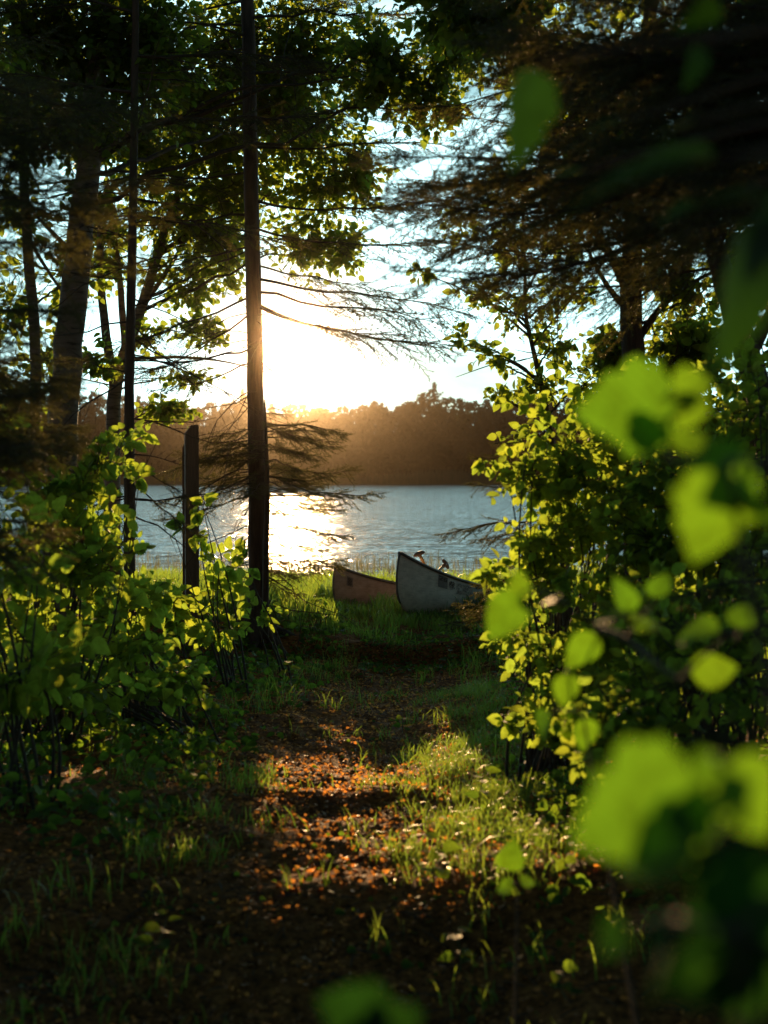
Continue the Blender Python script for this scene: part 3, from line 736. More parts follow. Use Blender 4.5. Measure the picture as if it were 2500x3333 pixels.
# bare dead twigs low on the trunk
mb = MB()
for _ in range(46):
    z = rng.uniform(.9, 3.4); p = np.array(on_trunk(S1, z)); a = rng.choice([0, math.pi]) + rng.normal() * .8; L = rng.uniform(.3, 1.1)
    pts = [p]; d = np.array([math.cos(a), math.sin(a) * .6, rng.uniform(-.5, .25)])
    for k in range(6): d = nrm(d + rng.normal(size=3) * .22 + np.array([0, 0, -.06])); pts.append(pts[-1] + d * L / 6)
    mb.tube(pts, np.linspace(.006, .0015, 7), 4, False)
    for q in range(3):
        s0 = pts[2 + q]; dd = nrm(d + rng.normal(size=3) * .7); mb.tube([s0, s0 + dd * L * .18, s0 + dd * L * .32 + np.array([0, 0, -.03])], [.003, .002, .001], 3, False)
mb.build('dead_twigs', M['twig'], t1)
# slim young fir touching the trunk on its right
t2 = tree('fir_sapling', 'slim young fir with feathery drooping boughs right beside the tall trunk', gpt(868, 2070, 12.2))
mb = MB(); S2 = px_trunk(mb, [(864, 2080, 22), (866, 1800, 20), (870, 1600, 17), (866, 1420, 11), (862, 1300, 5)], 12.2, 8, 16, .08, False); mb.build('trunk', M['bark'], t2)
zt = W(0, 1310, 12.2).z
for k in range(34):
    u = k / 33; py = 1330 + u * 560; z = W(860, py, 12.2).z
    if 1640 < py < 1800 and k % 2: continue
    az = (k * 137.5) % 360; az = az if (math.cos(R(az)) > -.2 or k % 3 == 0) else 180 - az
    s = (.22 + .55 * min(1, (py - 1300) / 260)) * random.uniform(.75, 1.1) * (1 if py < 1640 else .55)
    if py >= 1640: s *= 1.15; az = az if math.cos(R(az)) > 0 else 180 - az
    add_bough(t2, on_trunk(S2, z), az, random.uniform(-14, 10), s, random.uniform(-10, 10), BOUGHS)
add_bough(t2, on_trunk(S2, W(868, 1615, 12.2).z), -4, 6, 1.0, 0, SPARSE, 1)
for k in range(14): add_bough(t2, on_trunk(S2, W(866, 1600 + 20 * k, 12.2).z), random.uniform(-30, 30), random.uniform(-12, 8), random.uniform(.35, .75), random.uniform(-30, 30), SPARSE if k % 2 else BOUGHS)
for k in range(18):
    py = 1370 + 190 * random.random(); add_bough(t2, on_trunk(S2, W(866, py, 12.2).z), (0 if k % 2 else 180) + random.uniform(-35, 35), random.uniform(-16, 6), random.uniform(.5, .85), random.uniform(-30, 30), BOUGHS)
# wooden post
po = empty('wooden_post', gpt(625, 2060, 12.0), 'square brown wooden post with a cut corner, left of the tall trunk', 'post')
q0 = W(626, 2080, 12.0); wv = 44 * mpp(12.0) / 2; dv = .05; zt = W(0, 1383, 12.0).z; zc = W(0, 1410, 12.0).z
mb = MB(); xl, xr = q0.x - wv, q0.x + wv; zb = gzs(q0.x, 12) - .2
ring = [(xl, zb), (xr, zb), (xr, zt), (xl + wv * .95, zt), (xl, zc)]
Vp = [(a - q0.x, -dv, b) for a, b in ring] + [(a - q0.x, dv, b) for a, b in ring]
me = bpy.data.meshes.new('post_board'); me.from_pydata(Vp, [], [(0, 1, 2, 3, 4), (9, 8, 7, 6, 5)] + [(k, k + 5, (k + 1) % 5 + 5, (k + 1) % 5) for k in range(5)]); me.materials.append(M['post'])
o = link(bpy.data.objects.new('post_board', me), po); o.location = (q0.x - po.location.x, 0, -po.location.z); bv = o.modifiers.new('bevel', 'BEVEL'); bv.width = .006; bv.segments = 2
o.rotation_euler = (0, 0, R(12))
me = me.copy(); o2 = link(bpy.data.objects.new('backing_board', me), po); o2.location = (q0.x - po.location.x - .045, .11, -po.location.z - .12); o2.scale = (.85, .3, 1)

# thick birch on the left, leaning
t3 = tree('birch_tree', 'thick leaning birch trunk with rough banded bark at the left', gpt(190, 2150, 11.0))
mb = MB(); S3 = px_trunk(mb, [(180, 2150, 120), (190, 1700, 104), (205, 1350, 96), (225, 1100, 92), (258, 800, 84), (290, 500, 74), (318, 200, 64), (345, -200, 54), (380, -900, 40)], 11.0, 16, 34, .08)
for pts in ([(270, 850, 22), (190, 780, 16), (110, 690, 10), (30, 640, 5)], [(285, 560, 24), (360, 470, 18), (440, 420, 12), (560, 380, 6)], [(215, 1280, 30), (250, 1210, 14), (290, 1150, 8)]):
    px_trunk(mb, pts, 11.0, 7, 10, .05)
mb.build('trunk', M['birch'], t3)
# pale trunk far left
t4 = tree('birch_tree', 'slender pale-barked trunk at the left edge behind the thick birch', gpt(120, 2000, 12.6))
mb = MB(); S4 = px_trunk(mb, [(130, 2000, 40), (112, 1400, 38), (118, 1100, 36), (92, 850, 34), (78, 600, 31), (72, 300, 26), (70, -200, 20)], 12.6, 12, 26, .06)
px_trunk(mb, [(98, 780, 14), (140, 860, 12), (210, 960, 9)], 12.6, 6, 8)
mb.build('trunk', M['birch'], t4)
# slim dark spruce between birch and post
t5 = tree('spruce_tree', 'slim dark trunk with thin dead side twigs between the thick birch and the post', gpt(425, 2060, 10.4))
mb = MB(); S5 = px_trunk(mb, [(424, 2060, 42), (422, 1700, 38), (420, 1350, 33), (426, 1000, 30), (434, 600, 27), (440, 200, 24), (446, -400, 20)], 10.4, 10, 30, .08, False)
mb.build('trunk', M['bark'], t5)
mb = MB()
for _ in range(42):
    z = rng.uniform(1.6, 5.2); p = np.array(on_trunk(S5, z)); a = rng.choice([0, math.pi]) + rng.normal() * .6; L = rng.uniform(.4, 1.5)
    pts = [p]; d = np.array([math.cos(a), math.sin(a) * .5, rng.uniform(-.25, .25)])
    for k in range(7): d = nrm(d + rng.normal(size=3) * .16 + np.array([0, 0, -.02])); pts.append(pts[-1] + d * L / 7)
    mb.tube(pts, np.linspace(.007, .0015, 8), 4, False)
    for q in range(4):
        s0 = pts[2 + q]; dd = nrm(d + rng.normal(size=3) * .7); mb.tube([s0, s0 + dd * L * .16, s0 + dd * L * .28], [.003, .002, .001], 3, False)
mb.build('dead_twigs', M['twig'], t5)
for (py, az, el, s) in [(700, 10, -2, 1.3), (560, 170, 0, 1.4), (430, -10, 4, 1.5), (300, 190, 4, 1.5), (180, 20, 6, 1.5), (40, 160, 6, 1.5), (-60, -20, 6, 1.5), (-150, 200, 8, 1.5), (1500, 10, -25, .7), (1560, -20, -30, .75), (1480, 200, -20, .7)]:
    add_bough(t5, on_trunk(S5, W(430, py, 10.4).z), az, el, s, random.uniform(-15, 15), SPARSE if py > 500 else BOUGHS)
# multi-stem birch behind
t6 = tree('birch_tree', 'multi-stemmed birch with forking pale limbs behind the slim dark trunk', gpt(365, 1850, 15.5))
mb = MB()
S6 = px_trunk(mb, [(368, 1870, 56), (366, 1500, 50), (372, 1250, 44), (395, 1180, 42), (450, 1030, 36), (500, 880, 32), (545, 720, 28), (610, 560, 24), (660, 430, 16), (720, 250, 10)], 15.5, 12, 26, .05)
px_trunk(mb, [(372, 1260, 34), (345, 1100, 30), (325, 900, 26), (330, 760, 22), (300, 560, 16), (290, 300, 9)], 15.3, 9, 16, .05)
px_trunk(mb, [(410, 1150, 26), (395, 980, 22), (385, 840, 18), (360, 700, 14), (340, 500, 8)], 15.7, 8, 14, .05)
px_trunk(mb, [(590, 600, 26), (540, 540, 22), (450, 490, 20), (400, 430, 12)], 15.4, 8, 12, .05)
px_trunk(mb, [(470, 990, 18), (560, 860, 14), (650, 700, 10), (740, 590, 7), (790, 500, 4)], 15.6, 8, 14, .05)
px_trunk(mb, [(400, 1170, 16), (480, 1165, 12), (620, 1160, 10), (760, 1180, 6), (860, 1210, 4)], 15.4, 6, 12, .1)
mb.build('trunk', M['birch'], t6)

# ---- broadleaf crowns
def fill(fol, ells, leaf, per=7, face=.5, tlen=.55, k=1.0, S=None):
    """ells: (px, py, rx, ry, depth, depth radius, twigs)"""
    for (px, py, rx, ry, d, rd, n) in ells:
        c = W(px, py, d)
        if S is not None:
            Dd = np.linalg.norm(S[:, :2] - np.array([c.x, c.y]), axis=1); zz = float(np.clip(c.z - .35 * Dd.min() - .15, S[:, 2].min() + .3, S[:, 2].max()))
            a = np.array(on_trunk(S, zz)); e = np.array(c); L = np.linalg.norm(e - a); m_ = (a + e) / 2 + np.array([0, 0, .10 * L]) + rng.normal(size=3) * .05 * L
            u = np.linspace(0, 1, 12)[:, None]; P = (1 - u) ** 2 * a + 2 * u * (1 - u) * m_ + u ** 2 * e + rng.normal(size=(12, 3)) * .012 * L
            fol.tw.tube(P, np.linspace(.008 + .006 * L, .004, 12), 6, False)
            for q in range(5):
                p0 = P[5 + q]; dd = rng.normal(size=3) * np.array([rx * mpp(d), rd, ry * mpp(d)]) * .6; fol.tw.tube([p0, p0 + dd * .5 + rng.normal(size=3) * .03, p0 + dd], [.005, .004, .002], 4, False)
        fol.clump((c.x, c.y, c.z), (rx * mpp(d), rd, ry * mpp(d)), max(2, int(n * k)), leaf, per, None, face, tlen)
f = Foliage()
fill(f, [(560, 700, 260, 220, 15.5, .7, 95), (450, 480, 260, 200, 15.2, .8, 120), (700, 450, 260, 200, 15.0, .8, 130), (960, 420, 230, 200, 15.0, .8, 120), (1050, 620, 150, 150, 15, .5, 62),
         (1160, 560, 130, 160, 14.8, .5, 50), (980, 800, 150, 130, 15, .5, 50), (620, 930, 180, 120, 15.6, .5, 40), (330, 800, 150, 180, 15.8, .6, 50), (640, 1080, 130, 70, 15.5, .4, 20), (780, 620, 200, 150, 15.2, .6, 80), (700, 760, 160, 130, 15.3, .5, 40),
         (1120, 800, 110, 130, 15, .4, 26), (620, 1230, 130, 40, 15.5, .3, 14), (540, 1340, 110, 60, 15.4, .3, 22), (470, 1100, 90, 90, 15.6, .4, 14), (740, 830, 90, 160, 15.6, .4, 34)], .080, 8, k=1.9, S=S6)
f.build(t6, LT_mid, M['broad'], 'branches', 'crown')
f = Foliage()
fill(f, [(150, 120, 260, 240, 11, .8, 150), (450, 150, 260, 260, 11, .8, 150), (750, 180, 260, 240, 13.6, .7, 140), (1000, 180, 230, 220, 13.5, .7, 110), (1230, 240, 190, 200, 11.8, .7, 90), (300, -150, 500, 200, 11, 1, 160), (900, -150, 500, 200, 13.6, .8, 160), (620, 330, 170, 120, 13.4, .6, 70), (250, 420, 200, 130, 11, .6, 90), (60, 420, 140, 150, 11, .6, 60),
         (1400, 330, 130, 140, 11.8, .5, 44), (1480, 180, 160, 140, 11.8, .5, 55), (900, 360, 180, 120, 13.5, .6, 60), (350, 250, 420, 260, 11.6, .8, 60), (950, 120, 420, 220, 13.6, .7, 60)], .072, 8, k=2.0, S=S3)
f.build(t3, LT_mid, M['broad'], 'branches', 'crown')
f = Foliage()
fill(f, [(60, 700, 160, 160, 12.8, .5, 44), (40, 1000, 130, 200, 12.9, .5, 50), (250, 900, 140, 180, 13, .4, 40), (60, 1300, 160, 160, 12.8, .5, 50), (330, 1180, 80, 120, 13, .3, 20), (30, 300, 200, 200, 12.6, .6, 80), (150, 1150, 120, 120, 13.2, .4, 26), (320, 640, 120, 90, 13, .4, 26)], .085, 7, S=S4)
f.build(t4, LT_mid, M['broad'], 'branches', 'crown')

# ================================================================== RIGHT-HAND TREES
t7 = tree('alder_tree', 'thin leaning sapling with small round leaves over the lake, right of the sky gap', gpt(1790, 2000, 11.5))
mb = MB(); S7 = px_trunk(mb, [(1850, 2020, 34), (1830, 1700, 28), (1790, 1400, 22), (1762, 1250, 18), (1730, 1120, 14), (1705, 1000, 12), (1712, 860, 9), (1700, 700, 6)], 11.5, 8, 22, .08)
limb7 = [[(1762, 1250, 10), (1690, 1190, 7), (1600, 1150, 4), (1520, 1140, 3)], [(1730, 1100, 9), (1660, 1040, 6), (1580, 980, 4), (1500, 930, 3)], [(1708, 960, 9), (1760, 860, 6), (1830, 760, 4)], [(1712, 900, 8), (1650, 820, 5), (1600, 740, 3)], [(1790, 1400, 10), (1700, 1330, 7), (1620, 1290, 3)], [(1735, 1120, 8), (1820, 1020, 6), (1900, 930, 4)], [(1705, 990, 7), (1620, 930, 4), (1450, 900, 2), (1360, 880, 2)]]
for l in limb7: px_trunk(mb, l, 11.5, 5, 10)
mb.build('trunk', M['bark'], t7)
f = Foliage()
fill(f, [(1600, 1160, 110, 60, 11.5, .3, 20), (1620, 1290, 60, 30, 11.5, .15, 7), (1560, 950, 110, 70, 11.5, .3, 20), (1690, 1010, 120, 90, 11.5, .35, 26), (1800, 1130, 130, 110, 11.6, .4, 34), (1650, 800, 120, 100, 11.5, .3, 26), (1830, 800, 130, 100, 11.6, .4, 36), (1840, 960, 110, 90, 11.7, .4, 30), (1740, 1270, 120, 70, 11.5, .3, 26), (1500, 1100, 50, 70, 11.5, .2, 8), (1380, 890, 60, 25, 11.5, .15, 5), (1950, 1250, 170, 130, 11.8, .5, 70), (1640, 600, 160, 110, 11.7, .4, 36), (1500, 720, 90, 90, 11.7, .3, 16), (1680, 1420, 60, 40, 11.4, .2, 8)], .070, 6, .55, .35, S=S7)
f.build(t7, LT_mid, M['broad'], 'branches', 'crown')
t8 = tree('maple_tree', 'dark forked trunk half hidden by leaves right of the thin sapling', gpt(2060, 2000, 9.5))
mb = MB(); S8 = px_trunk(mb, [(2075, 2000, 90), (2070, 1500, 84), (2060, 1150, 78), (2050, 950, 70), (2065, 700, 60), (2090, 400, 50), (2120, 0, 44), (2150, -500, 36)], 9.5, 12, 24, .08)
for l in ([(2050, 960, 40), (1990, 830, 28), (1900, 700, 20), (1780, 620, 12), (1600, 560, 7)], [(2050, 1020, 26), (1980, 940, 18), (1930, 850, 12), (1890, 760, 7)], [(2060, 1130, 30), (2140, 1010, 22), (2230, 930, 14), (2330, 880, 9)]): px_trunk(mb, l, 9.5, 7, 12, .05)
mb.build('trunk', M['bark'], t8)
f = Foliage()
fill(f, [(2180, 900, 160, 170, 9.6, .5, 44), (1960, 620, 200, 140, 9.6, .5, 60), (2250, 1150, 170, 160, 9.8, .5, 70), (2200, 560, 260, 160, 9.6, .6, 90), (2050, 250, 300, 220, 9.6, .7, 130), (1750, 200, 240, 160, 9.8, .6, 70), (2400, 900, 150, 200, 9.8, .5, 50), (1650, 80, 200, 150, 9.8, .6, 70), (1900, 420, 250, 160, 9.8, .6, 90), (2380, 250, 250, 260, 9.6, .6, 110), (2100, -100, 500, 160, 9.6, .8, 120), (1500, 30, 260, 130, 9.8, .6, 70), (2000, 1160, 110, 110, 9.9, .4, 34)], .072, 9, .5, .4, k=1.6, S=S8)
f.build(t8, LT_mid, M['broad'], 'branches', 'crown')
t9 = tree('maple_tree', 'dark leaning trunk near the right edge, forking high above the bushes', gpt(2440, 2100, 7.5))
mb = MB(); S9 = px_trunk(mb, [(2600, 2100, 110), (2540, 1600, 100), (2480, 1300, 92), (2420, 1120, 84), (2370, 950, 76), (2320, 800, 66), (2280, 600, 54), (2270, 200, 44), (2250, -300, 36)], 7.5, 12, 24, .08)
px_trunk(mb, [(2440, 1160, 50), (2520, 1000, 40), (2640, 850, 30)], 7.5, 8, 10, .05); px_trunk(mb, [(2420, 800, 8), (2470, 1050, 7), (2490, 1200, 5)], 7.3, 5, 8)
mb.build('trunk', M['bark'], t9)
f = Foliage(); fill(f, [(2420, 560, 200, 200, 7.6, .5, 60), (2480, 100, 260, 260, 7.6, .5, 80), (2560, 1300, 150, 200, 7.8, .4, 34)], .075, 7, S=S9); f.build(t9, LT_mid, M['broad'], 'branches', 'crown')
t10 = tree('alder_tree', 'slim upright stem with small leaves between the two dark right-hand trunks', gpt(2235, 2000, 10.5))
mb = MB(); S10 = px_trunk(mb, [(2240, 2000, 36), (2235, 1500, 30), (2230, 1100, 22), (2238, 900, 18), (2232, 700, 12)], 10.5, 8, 14, .06); px_trunk(mb, [(2235, 1350, 14), (2160, 1200, 10), (2120, 1050, 6)], 10.5, 5, 8)
mb.build('trunk', M['bark'], t10)
f = Foliage(); fill(f, [(2240, 1060, 200, 130, 10.6, .4, 52), (2180, 1280, 200, 110, 10.6, .4, 60), (2420, 1330, 150, 150, 10.4, .4, 50), (2200, 760, 120, 120, 10.6, .3, 26)], .066, 6, S=S10); f.build(t10, LT_mid, M['broad'], 'branches', 'crown')

# dark hemlocks whose trunks stand outside the frame, boughs reaching in
def hemlock(x, y, H, label, boughs, r=.14, group='dark hemlocks framing the view'):
    z0 = gzs(x, y); t = tree('hemlock_tree', label, (x, y, z0), group)
    mb = MB(); P = [(x + .05 * math.sin(k), y + .04 * math.cos(k * 2), z0 - .1 + H * k / 10) for k in range(11)]; mb.tube(P, np.linspace(r, r * .25, 11), 12, True, .08); mb.build('trunk', M['bark'], t)
    for (z, az, el, s) in boughs: add_bough(t, (x, y, z), az, el, max(.6, s / 2.2), random.uniform(-25, 25), LONG)
    return t
def aim(x, y, px, py, d):
    """azimuth, elevation and length of a bough from (x, y, z) to the photo point"""
    p = W(px, py, d); return p
def reach(t_xy, targets, dz=.25):
    out = []
    for (px, py, d) in targets:
        p = W(px, py, d); dx, dy = p.x - t_xy[0], p.y - t_xy[1]; L = math.hypot(dx, dy)
        out.append((p.z + L * .12 + dz * 0, math.degrees(math.atan2(dy, dx)), -2 + random.uniform(-3, 3), L * 1.0))
    return out
tr = lambda n, x0, x1, y0, y1, d0, d1: [(random.uniform(x0, x1), random.uniform(y0, y1), random.uniform(d0, d1)) for _ in range(n)]
xy = (2.3, 5.2); hemlock(*xy, 8, 'hemlock just outside the right edge with black boughs across the upper right', reach(xy, tr(19, 1550, 2300, -100, 560, 4.8, 6.2) + tr(5, 1250, 1550, 480, 700, 5.4, 6.4) + tr(6, 2100, 2450, 500, 750, 4.5, 5.5)))
xy = (2.9, 8.0); hemlock(*xy, 9, 'second hemlock farther back beyond the right edge with thin boughs against the sky', reach(xy, tr(12, 1350, 1900, 350, 800, 7.5, 9) + tr(8, 1500, 2300, -100, 500, 7.5, 9) + [(1450, 700, 8), (1600, 820, 8.2), (1380, 600, 8)]))
xy = (-2.6, 5.6); hemlock(*xy, 8, 'hemlock outside the left edge with dark boughs across the upper left', reach(xy, tr(7, 0, 480, 550, 900, 5.0, 6.0) + tr(5, 0, 480, -50, 450, 5.2, 6.2) + tr(20, -50, 280, 1000, 1700, 4.8, 5.8)))
xy = (-.9, 8.8); hemlock(-3.2, 8.6, 9, 'hemlock farther back beyond the left edge, shading the pale trunks', reach((-3.2, 8.6), tr(8, 0, 320, 1150, 1600, 8.2, 9.2) + tr(4, 0, 500, 0, 500, 8, 9)))
# sunlit fir low right of the canoes, and a bough over the water
t11 = tree('fir_sapling', 'low spreading fir whose sun-bronzed twigs reach over the stern of the right canoe', gpt(1760, 2060, 11.2))
mb = MB(); S11 = px_trunk(mb, [(1760, 2080, 30), (1765, 1800, 24), (1770, 1550, 16), (1772, 1400, 8)], 11.2, 8, 14); mb.build('trunk', M['bark'], t11)
for (py, az, el, s) in [(1690, 178, -6, .95), (1700, 190, -9, .7), (1740, 170, -6, .5), (1900, 176, 4, .62), (1930, 190, -3, .8), (1960, 170, -2, .85), (1880, 200, 6, .6), (1990, 185, -4, .9), (1850, 160, 6, .6), (1560, 170, 0, .7), (1500, 200, 5, .7), (1600, 10, 0, .7), (1450, 190, 5, .5), (1920, 215, 2, .8), (1420, 10, 5, .5)]:
    add_bough(t11, on_trunk(S11, W(1765, py, 11.2).z), az, el, s * .88, random.uniform(-15, 15), BOUGHS)

# ================================================================== BUSHES
def bush(name, label, base_px, d, ells, leaf, mat, tm, per=6, face=.62, tlen=.4, stems=6, cat='bush', group=None, smat=None):
    b = gpt(base_px, 2000, d); t = empty(name, b, label, cat, group)
    mb = MB()
    for (px, py, rx, ry, dd, rd, n) in ells:
        c = W(px, py, dd)
        for k in range(max(2, min(stems, n // 8))):
            e = np.array(c) + rng.normal(size=3) * np.array([rx * mpp(dd), rd, ry * mpp(dd)]) * .4
            a = np.array(b) + np.array([rng.normal() * .10, rng.normal() * .10, -.03]); m_ = (a + e) / 2 + np.array([rng.normal() * .08, rng.normal() * .08, .12 * abs(e[2] - a[2])])
            u = np.linspace(0, 1, 9)[:, None]; P = (1 - u) ** 2 * a + 2 * u * (1 - u) * m_ + u ** 2 * e
            mb.tube(P, np.linspace(.010, .0025, 9), 5, False)
    mb.build('stem', smat or M['twig'], t)
    f = Foliage(); ells = [(a, b_, c_ * 1.3, d_ * 1.25, e_, f_ * 1.3, g_) for a, b_, c_, d_, e_, f_, g_ in ells]; ells += [(a + math.cos(q) * c_ * 1.05, b_ - abs(math.sin(q)) * d_ * 1.15, c_ * .35, d_ * .4, e_ + .2 * math.sin(q * 3), f_ * .4, max(5, g_ // 7)) for a, b_, c_, d_, e_, f_, g_ in ells for q in (rng.random() * 6.3, rng.random() * 6.3) if base_px > 1000]; fill(f, ells, leaf, per, face, tlen, k=.62 if base_px < 1000 else 1.0); f.build(t, tm, mat, 'twigs', 'foliage'); return t
HZ = dict(mat=M['hazel'], tm=LT_saw)
bush('hazel_bush', 'large leafy hazel bush at the left with serrated leaves under the thick birch', 150, 8.0, [(120, 1750, 200, 220, 8.0, .45, 80), (260, 1620, 150, 130, 8.1, .4, 60), (360, 1500, 100, 80, 8.2, .3, 28), (330, 1850, 200, 150, 8.0, .4, 70), (100, 2050, 200, 150, 7.8, .4, 70)], .082, stems=7, **HZ)
bush('hazel_bush', 'hazel bush with bright backlit leaves in front of the slim dark trunk', 430, 9.0, [(330, 1760, 110, 100, 9.0, .3, 34), (450, 1940, 120, 80, 9.0, .35, 44), (360, 2020, 180, 110, 8.8, .4, 50), (440, 1400, 60, 45, 9.0, .2, 6), (430, 1560, 60, 70, 9, .2, 8)], .080, **HZ)
bush('hazel_bush', 'young hazel with round toothed leaves between the post and the tall trunk', 720, 10.4, [(700, 1840, 70, 80, 10.4, .25, 12), (560, 1990, 100, 70, 10.4, .25, 26), (730, 1930, 80, 80, 10.6, .25, 20), (620, 1740, 50, 40, 10.4, .15, 5), (700, 2050, 120, 50, 10.3, .3, 26), (660, 1640, 20, 60, 10.4, .1, 3)], .095, **HZ)
bush('hazel_bush', 'arching leafy shoots crossing the foot of the tall trunk', 900, 11.2, [(800, 1830, 50, 50, 11.2, .15, 6), (830, 1990, 110, 40, 11.2, .2, 9)], .10, **HZ)
bush('hazel_bush', 'shaded hazel bush low at the left edge', 60, 6.2, [(0, 1900, 200, 250, 6.2, .4, 40), (80, 2200, 260, 130, 6.2, .4, 44), (-100, 1500, 160, 200, 6.4, .3, 26)], .10, **HZ)
bush('dogwood_bush', 'broad-leaved undergrowth left of the path below the post', 620, 8.4, [(200, 2250, 240, 80, 7.6, .5, 80), (480, 2230, 200, 60, 8.4, .5, 56), (400, 2120, 220, 70, 8.6, .4, 60)], .085, M['hazel'], LT_mid, face=.35)
# right side, from back to front
RB = dict(mat=M['hazel'], tm=LT_saw)
bush('hazel_bush', 'tall leafy bush on the right whose leaves hang over the lake edge', 1850, 7.4, [(1720, 1560, 110, 110, 7.4, .25, 36), (1850, 1480, 160, 130, 7.6, .4, 60), (1760, 1760, 110, 110, 7.3, .25, 40), (1900, 1700, 170, 150, 7.6, .4, 80), (2080, 1500, 180, 160, 7.8, .4, 80), (1750, 1900, 110, 90, 7.3, .3, 30), (2080, 1350, 160, 100, 8, .4, 44)], .066, stems=8, **RB)
bush('hazel_bush', 'dense bush on the right below the dark forked trunk', 2200, 6.6, [(2150, 1780, 220, 150, 6.8, .4, 80), (2350, 1500, 200, 200, 7, .4, 80), (2400, 1800, 200, 200, 6.6, .4, 60)], .060, **RB)
bush('viburnum_bush', 'broad wall of small leaves filling the right edge behind the glinting fir', 2350, 6.2, [(2300, 1650, 260, 200, 6.6, .4, 90), (2450, 1950, 200, 220, 6.2, .4, 80), (2100, 1950, 180, 160, 6.8, .4, 70), (2480, 1350, 150, 160, 6.8, .4, 40), (2050, 1640, 160, 130, 7.2, .4, 50), (2250, 2150, 260, 130, 6.4, .4, 90)], .062, M['hazel'], LT_mid, stems=8)
bush('viburnum_bush', 'low bush along the right edge of the path, leaves catching the sun', 1750, 7.0, [(1770, 2140, 110, 90, 8.0, .4, 50), (1850, 2230, 150, 110, 7.0, .4, 60), (1800, 2350, 110, 80, 6.5, .3, 36), (1720, 2050, 70, 60, 8.6, .3, 22), (1900, 2100, 170, 120, 6.8, .4, 60)], .062, M['hazel'], LT_mid, face=.4)
bush('viburnum_bush', 'shaded bush in the right foreground below the bronzed twigs', 2150, 5.2, [(2100, 2300, 200, 150, 5.2, .3, 50), (2300, 2200, 220, 200, 5.0, .35, 50), (2200, 2050, 200, 120, 5.4, .3, 44), (1950, 2420, 110, 90, 5.0, .25, 22)], .058, M['hazel'], LT_mid)
t12 = tree('fir_sapling', 'small fir with bronze glinting needles in the right-hand undergrowth', (1.35, 4.9, gzs(1.35, 4.9)))
mb = MB(); mb.tube([(1.35, 4.9, .3), (1.36, 4.92, 1.2), (1.34, 4.9, 2.0)], [.02, .014, .004], 7); mb.build('trunk', M['bark'], t12)
for k in range(30):
    add_bough(t12, (1.35, 4.9, .7 + k * .036), (k * 137.5) % 360, random.uniform(-12, 8), .62 * (1.15 - k / 50) * random.uniform(.7, 1.1), random.uniform(-20, 20))

# ---- individually placed sprigs close to the lens
def sprig(name, label, root_xyz, leaves, mat=M['near'], tm=LT_big, cat='shrub', group=None, stem_r=.006):
    """leaves: (px, py, depth, length_px, direction_deg in the image, tilt) ; every leaf hangs on its own stalk from one stem"""
    t = empty(name, root_xyz, label, cat, group); root = np.array(root_xyz, float)
    pts = []
    f = Foliage(); f.tw = MB()
    cents = np.array([W(l[0], l[1], l[2]) for l in leaves]); 
    order = np.argsort(np.linalg.norm(cents - root, axis=1))
    nodes = [root]
    for q in order:
        px, py, d, lp, ang, tilt = leaves[q]; L = lp * mpp(d); c = np.array(W(px, py, d))
        X = nrm(np.array([math.cos(R(ang)), tilt * .6, math.sin(R(ang))])); 
        N = nrm(np.array([rng.normal() * .25, -1, rng.normal() * .25 + .25 + tilt * 1.3]))
        base = c - X * L * .5
        near = min(nodes, key=lambda n_: np.linalg.norm(n_ - base) + (.0 if n_ is root else .0))
        join = base - X * L * .25 + np.array([0, .01, -.01])
        for_pts = [near, near * .6 + join * .4 + np.array([0, 0, .15 * np.linalg.norm(join - near)]) * .4, join, base]
        ln = np.linalg.norm(near - join)
        P = smooth_path(for_pts, 10); f.tw.tube(P, np.linspace(stem_r if ln > .25 else stem_r * .5, stem_r * .3, len(P)), 6, False)
        nodes.append(join)
        f.one(base, X, N, L)
    f.build(t, tm, mat, 'stem', 'foliage'); return t
g0 = lambda x, y: (x, y, gzs(x, y))
sprig('maple_seedling', 'large out-of-focus bright green leaf close to the camera at the lower right', g0(.42, .98),
      [(2060, 2650, .95, 470, 205, .1), (2260, 2640, .93, 190, 70, .5), (2440, 2610, .92, 300, -60, .1), (2120, 2760, .93, 330, 200, .9), (2310, 2500, .96, 160, 120, .8)], tm=LT_lobe)
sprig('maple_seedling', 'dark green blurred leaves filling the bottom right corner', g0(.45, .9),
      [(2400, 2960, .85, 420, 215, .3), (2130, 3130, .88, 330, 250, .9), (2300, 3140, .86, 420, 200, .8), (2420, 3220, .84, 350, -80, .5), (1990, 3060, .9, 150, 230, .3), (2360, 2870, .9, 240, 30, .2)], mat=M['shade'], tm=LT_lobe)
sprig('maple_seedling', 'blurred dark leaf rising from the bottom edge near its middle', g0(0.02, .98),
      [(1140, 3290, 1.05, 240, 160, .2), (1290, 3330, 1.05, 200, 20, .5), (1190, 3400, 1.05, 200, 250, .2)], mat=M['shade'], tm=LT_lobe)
sprig('hazel_seedling', 'single bright lime leaf standing sharp in the lower right beside the path', g0(W(1665, 2900, 3.2).x, 3.2),
      [(1665, 2780, 3.2, 110, 80, .0), (1640, 2890, 3.2, 70, 200, .6), (1720, 2870, 3.2, 60, -10, .7)], tm=LT_big)
sprig('hazel_branch_bush', 'near shrub with large blurred yellow-green leaves reaching in from the right edge', g0(.62, 1.35),
      [(2030, 1325, 1.5, 330, 187, .1), (2240, 1345, 1.5, 130, 250, .1), (2260, 1255, 1.5, 150, 10, .2), (2085, 1425, 1.5, 160, 230, .1), (2330, 1560, 1.25, 260, 200, .1), (2310, 1690, 1.2, 320, 255, .1), (2460, 1660, 1.2, 200, -40, 1.6), (2250, 1430, 1.5, 130, 30, .5)], tm=LT_lobe)
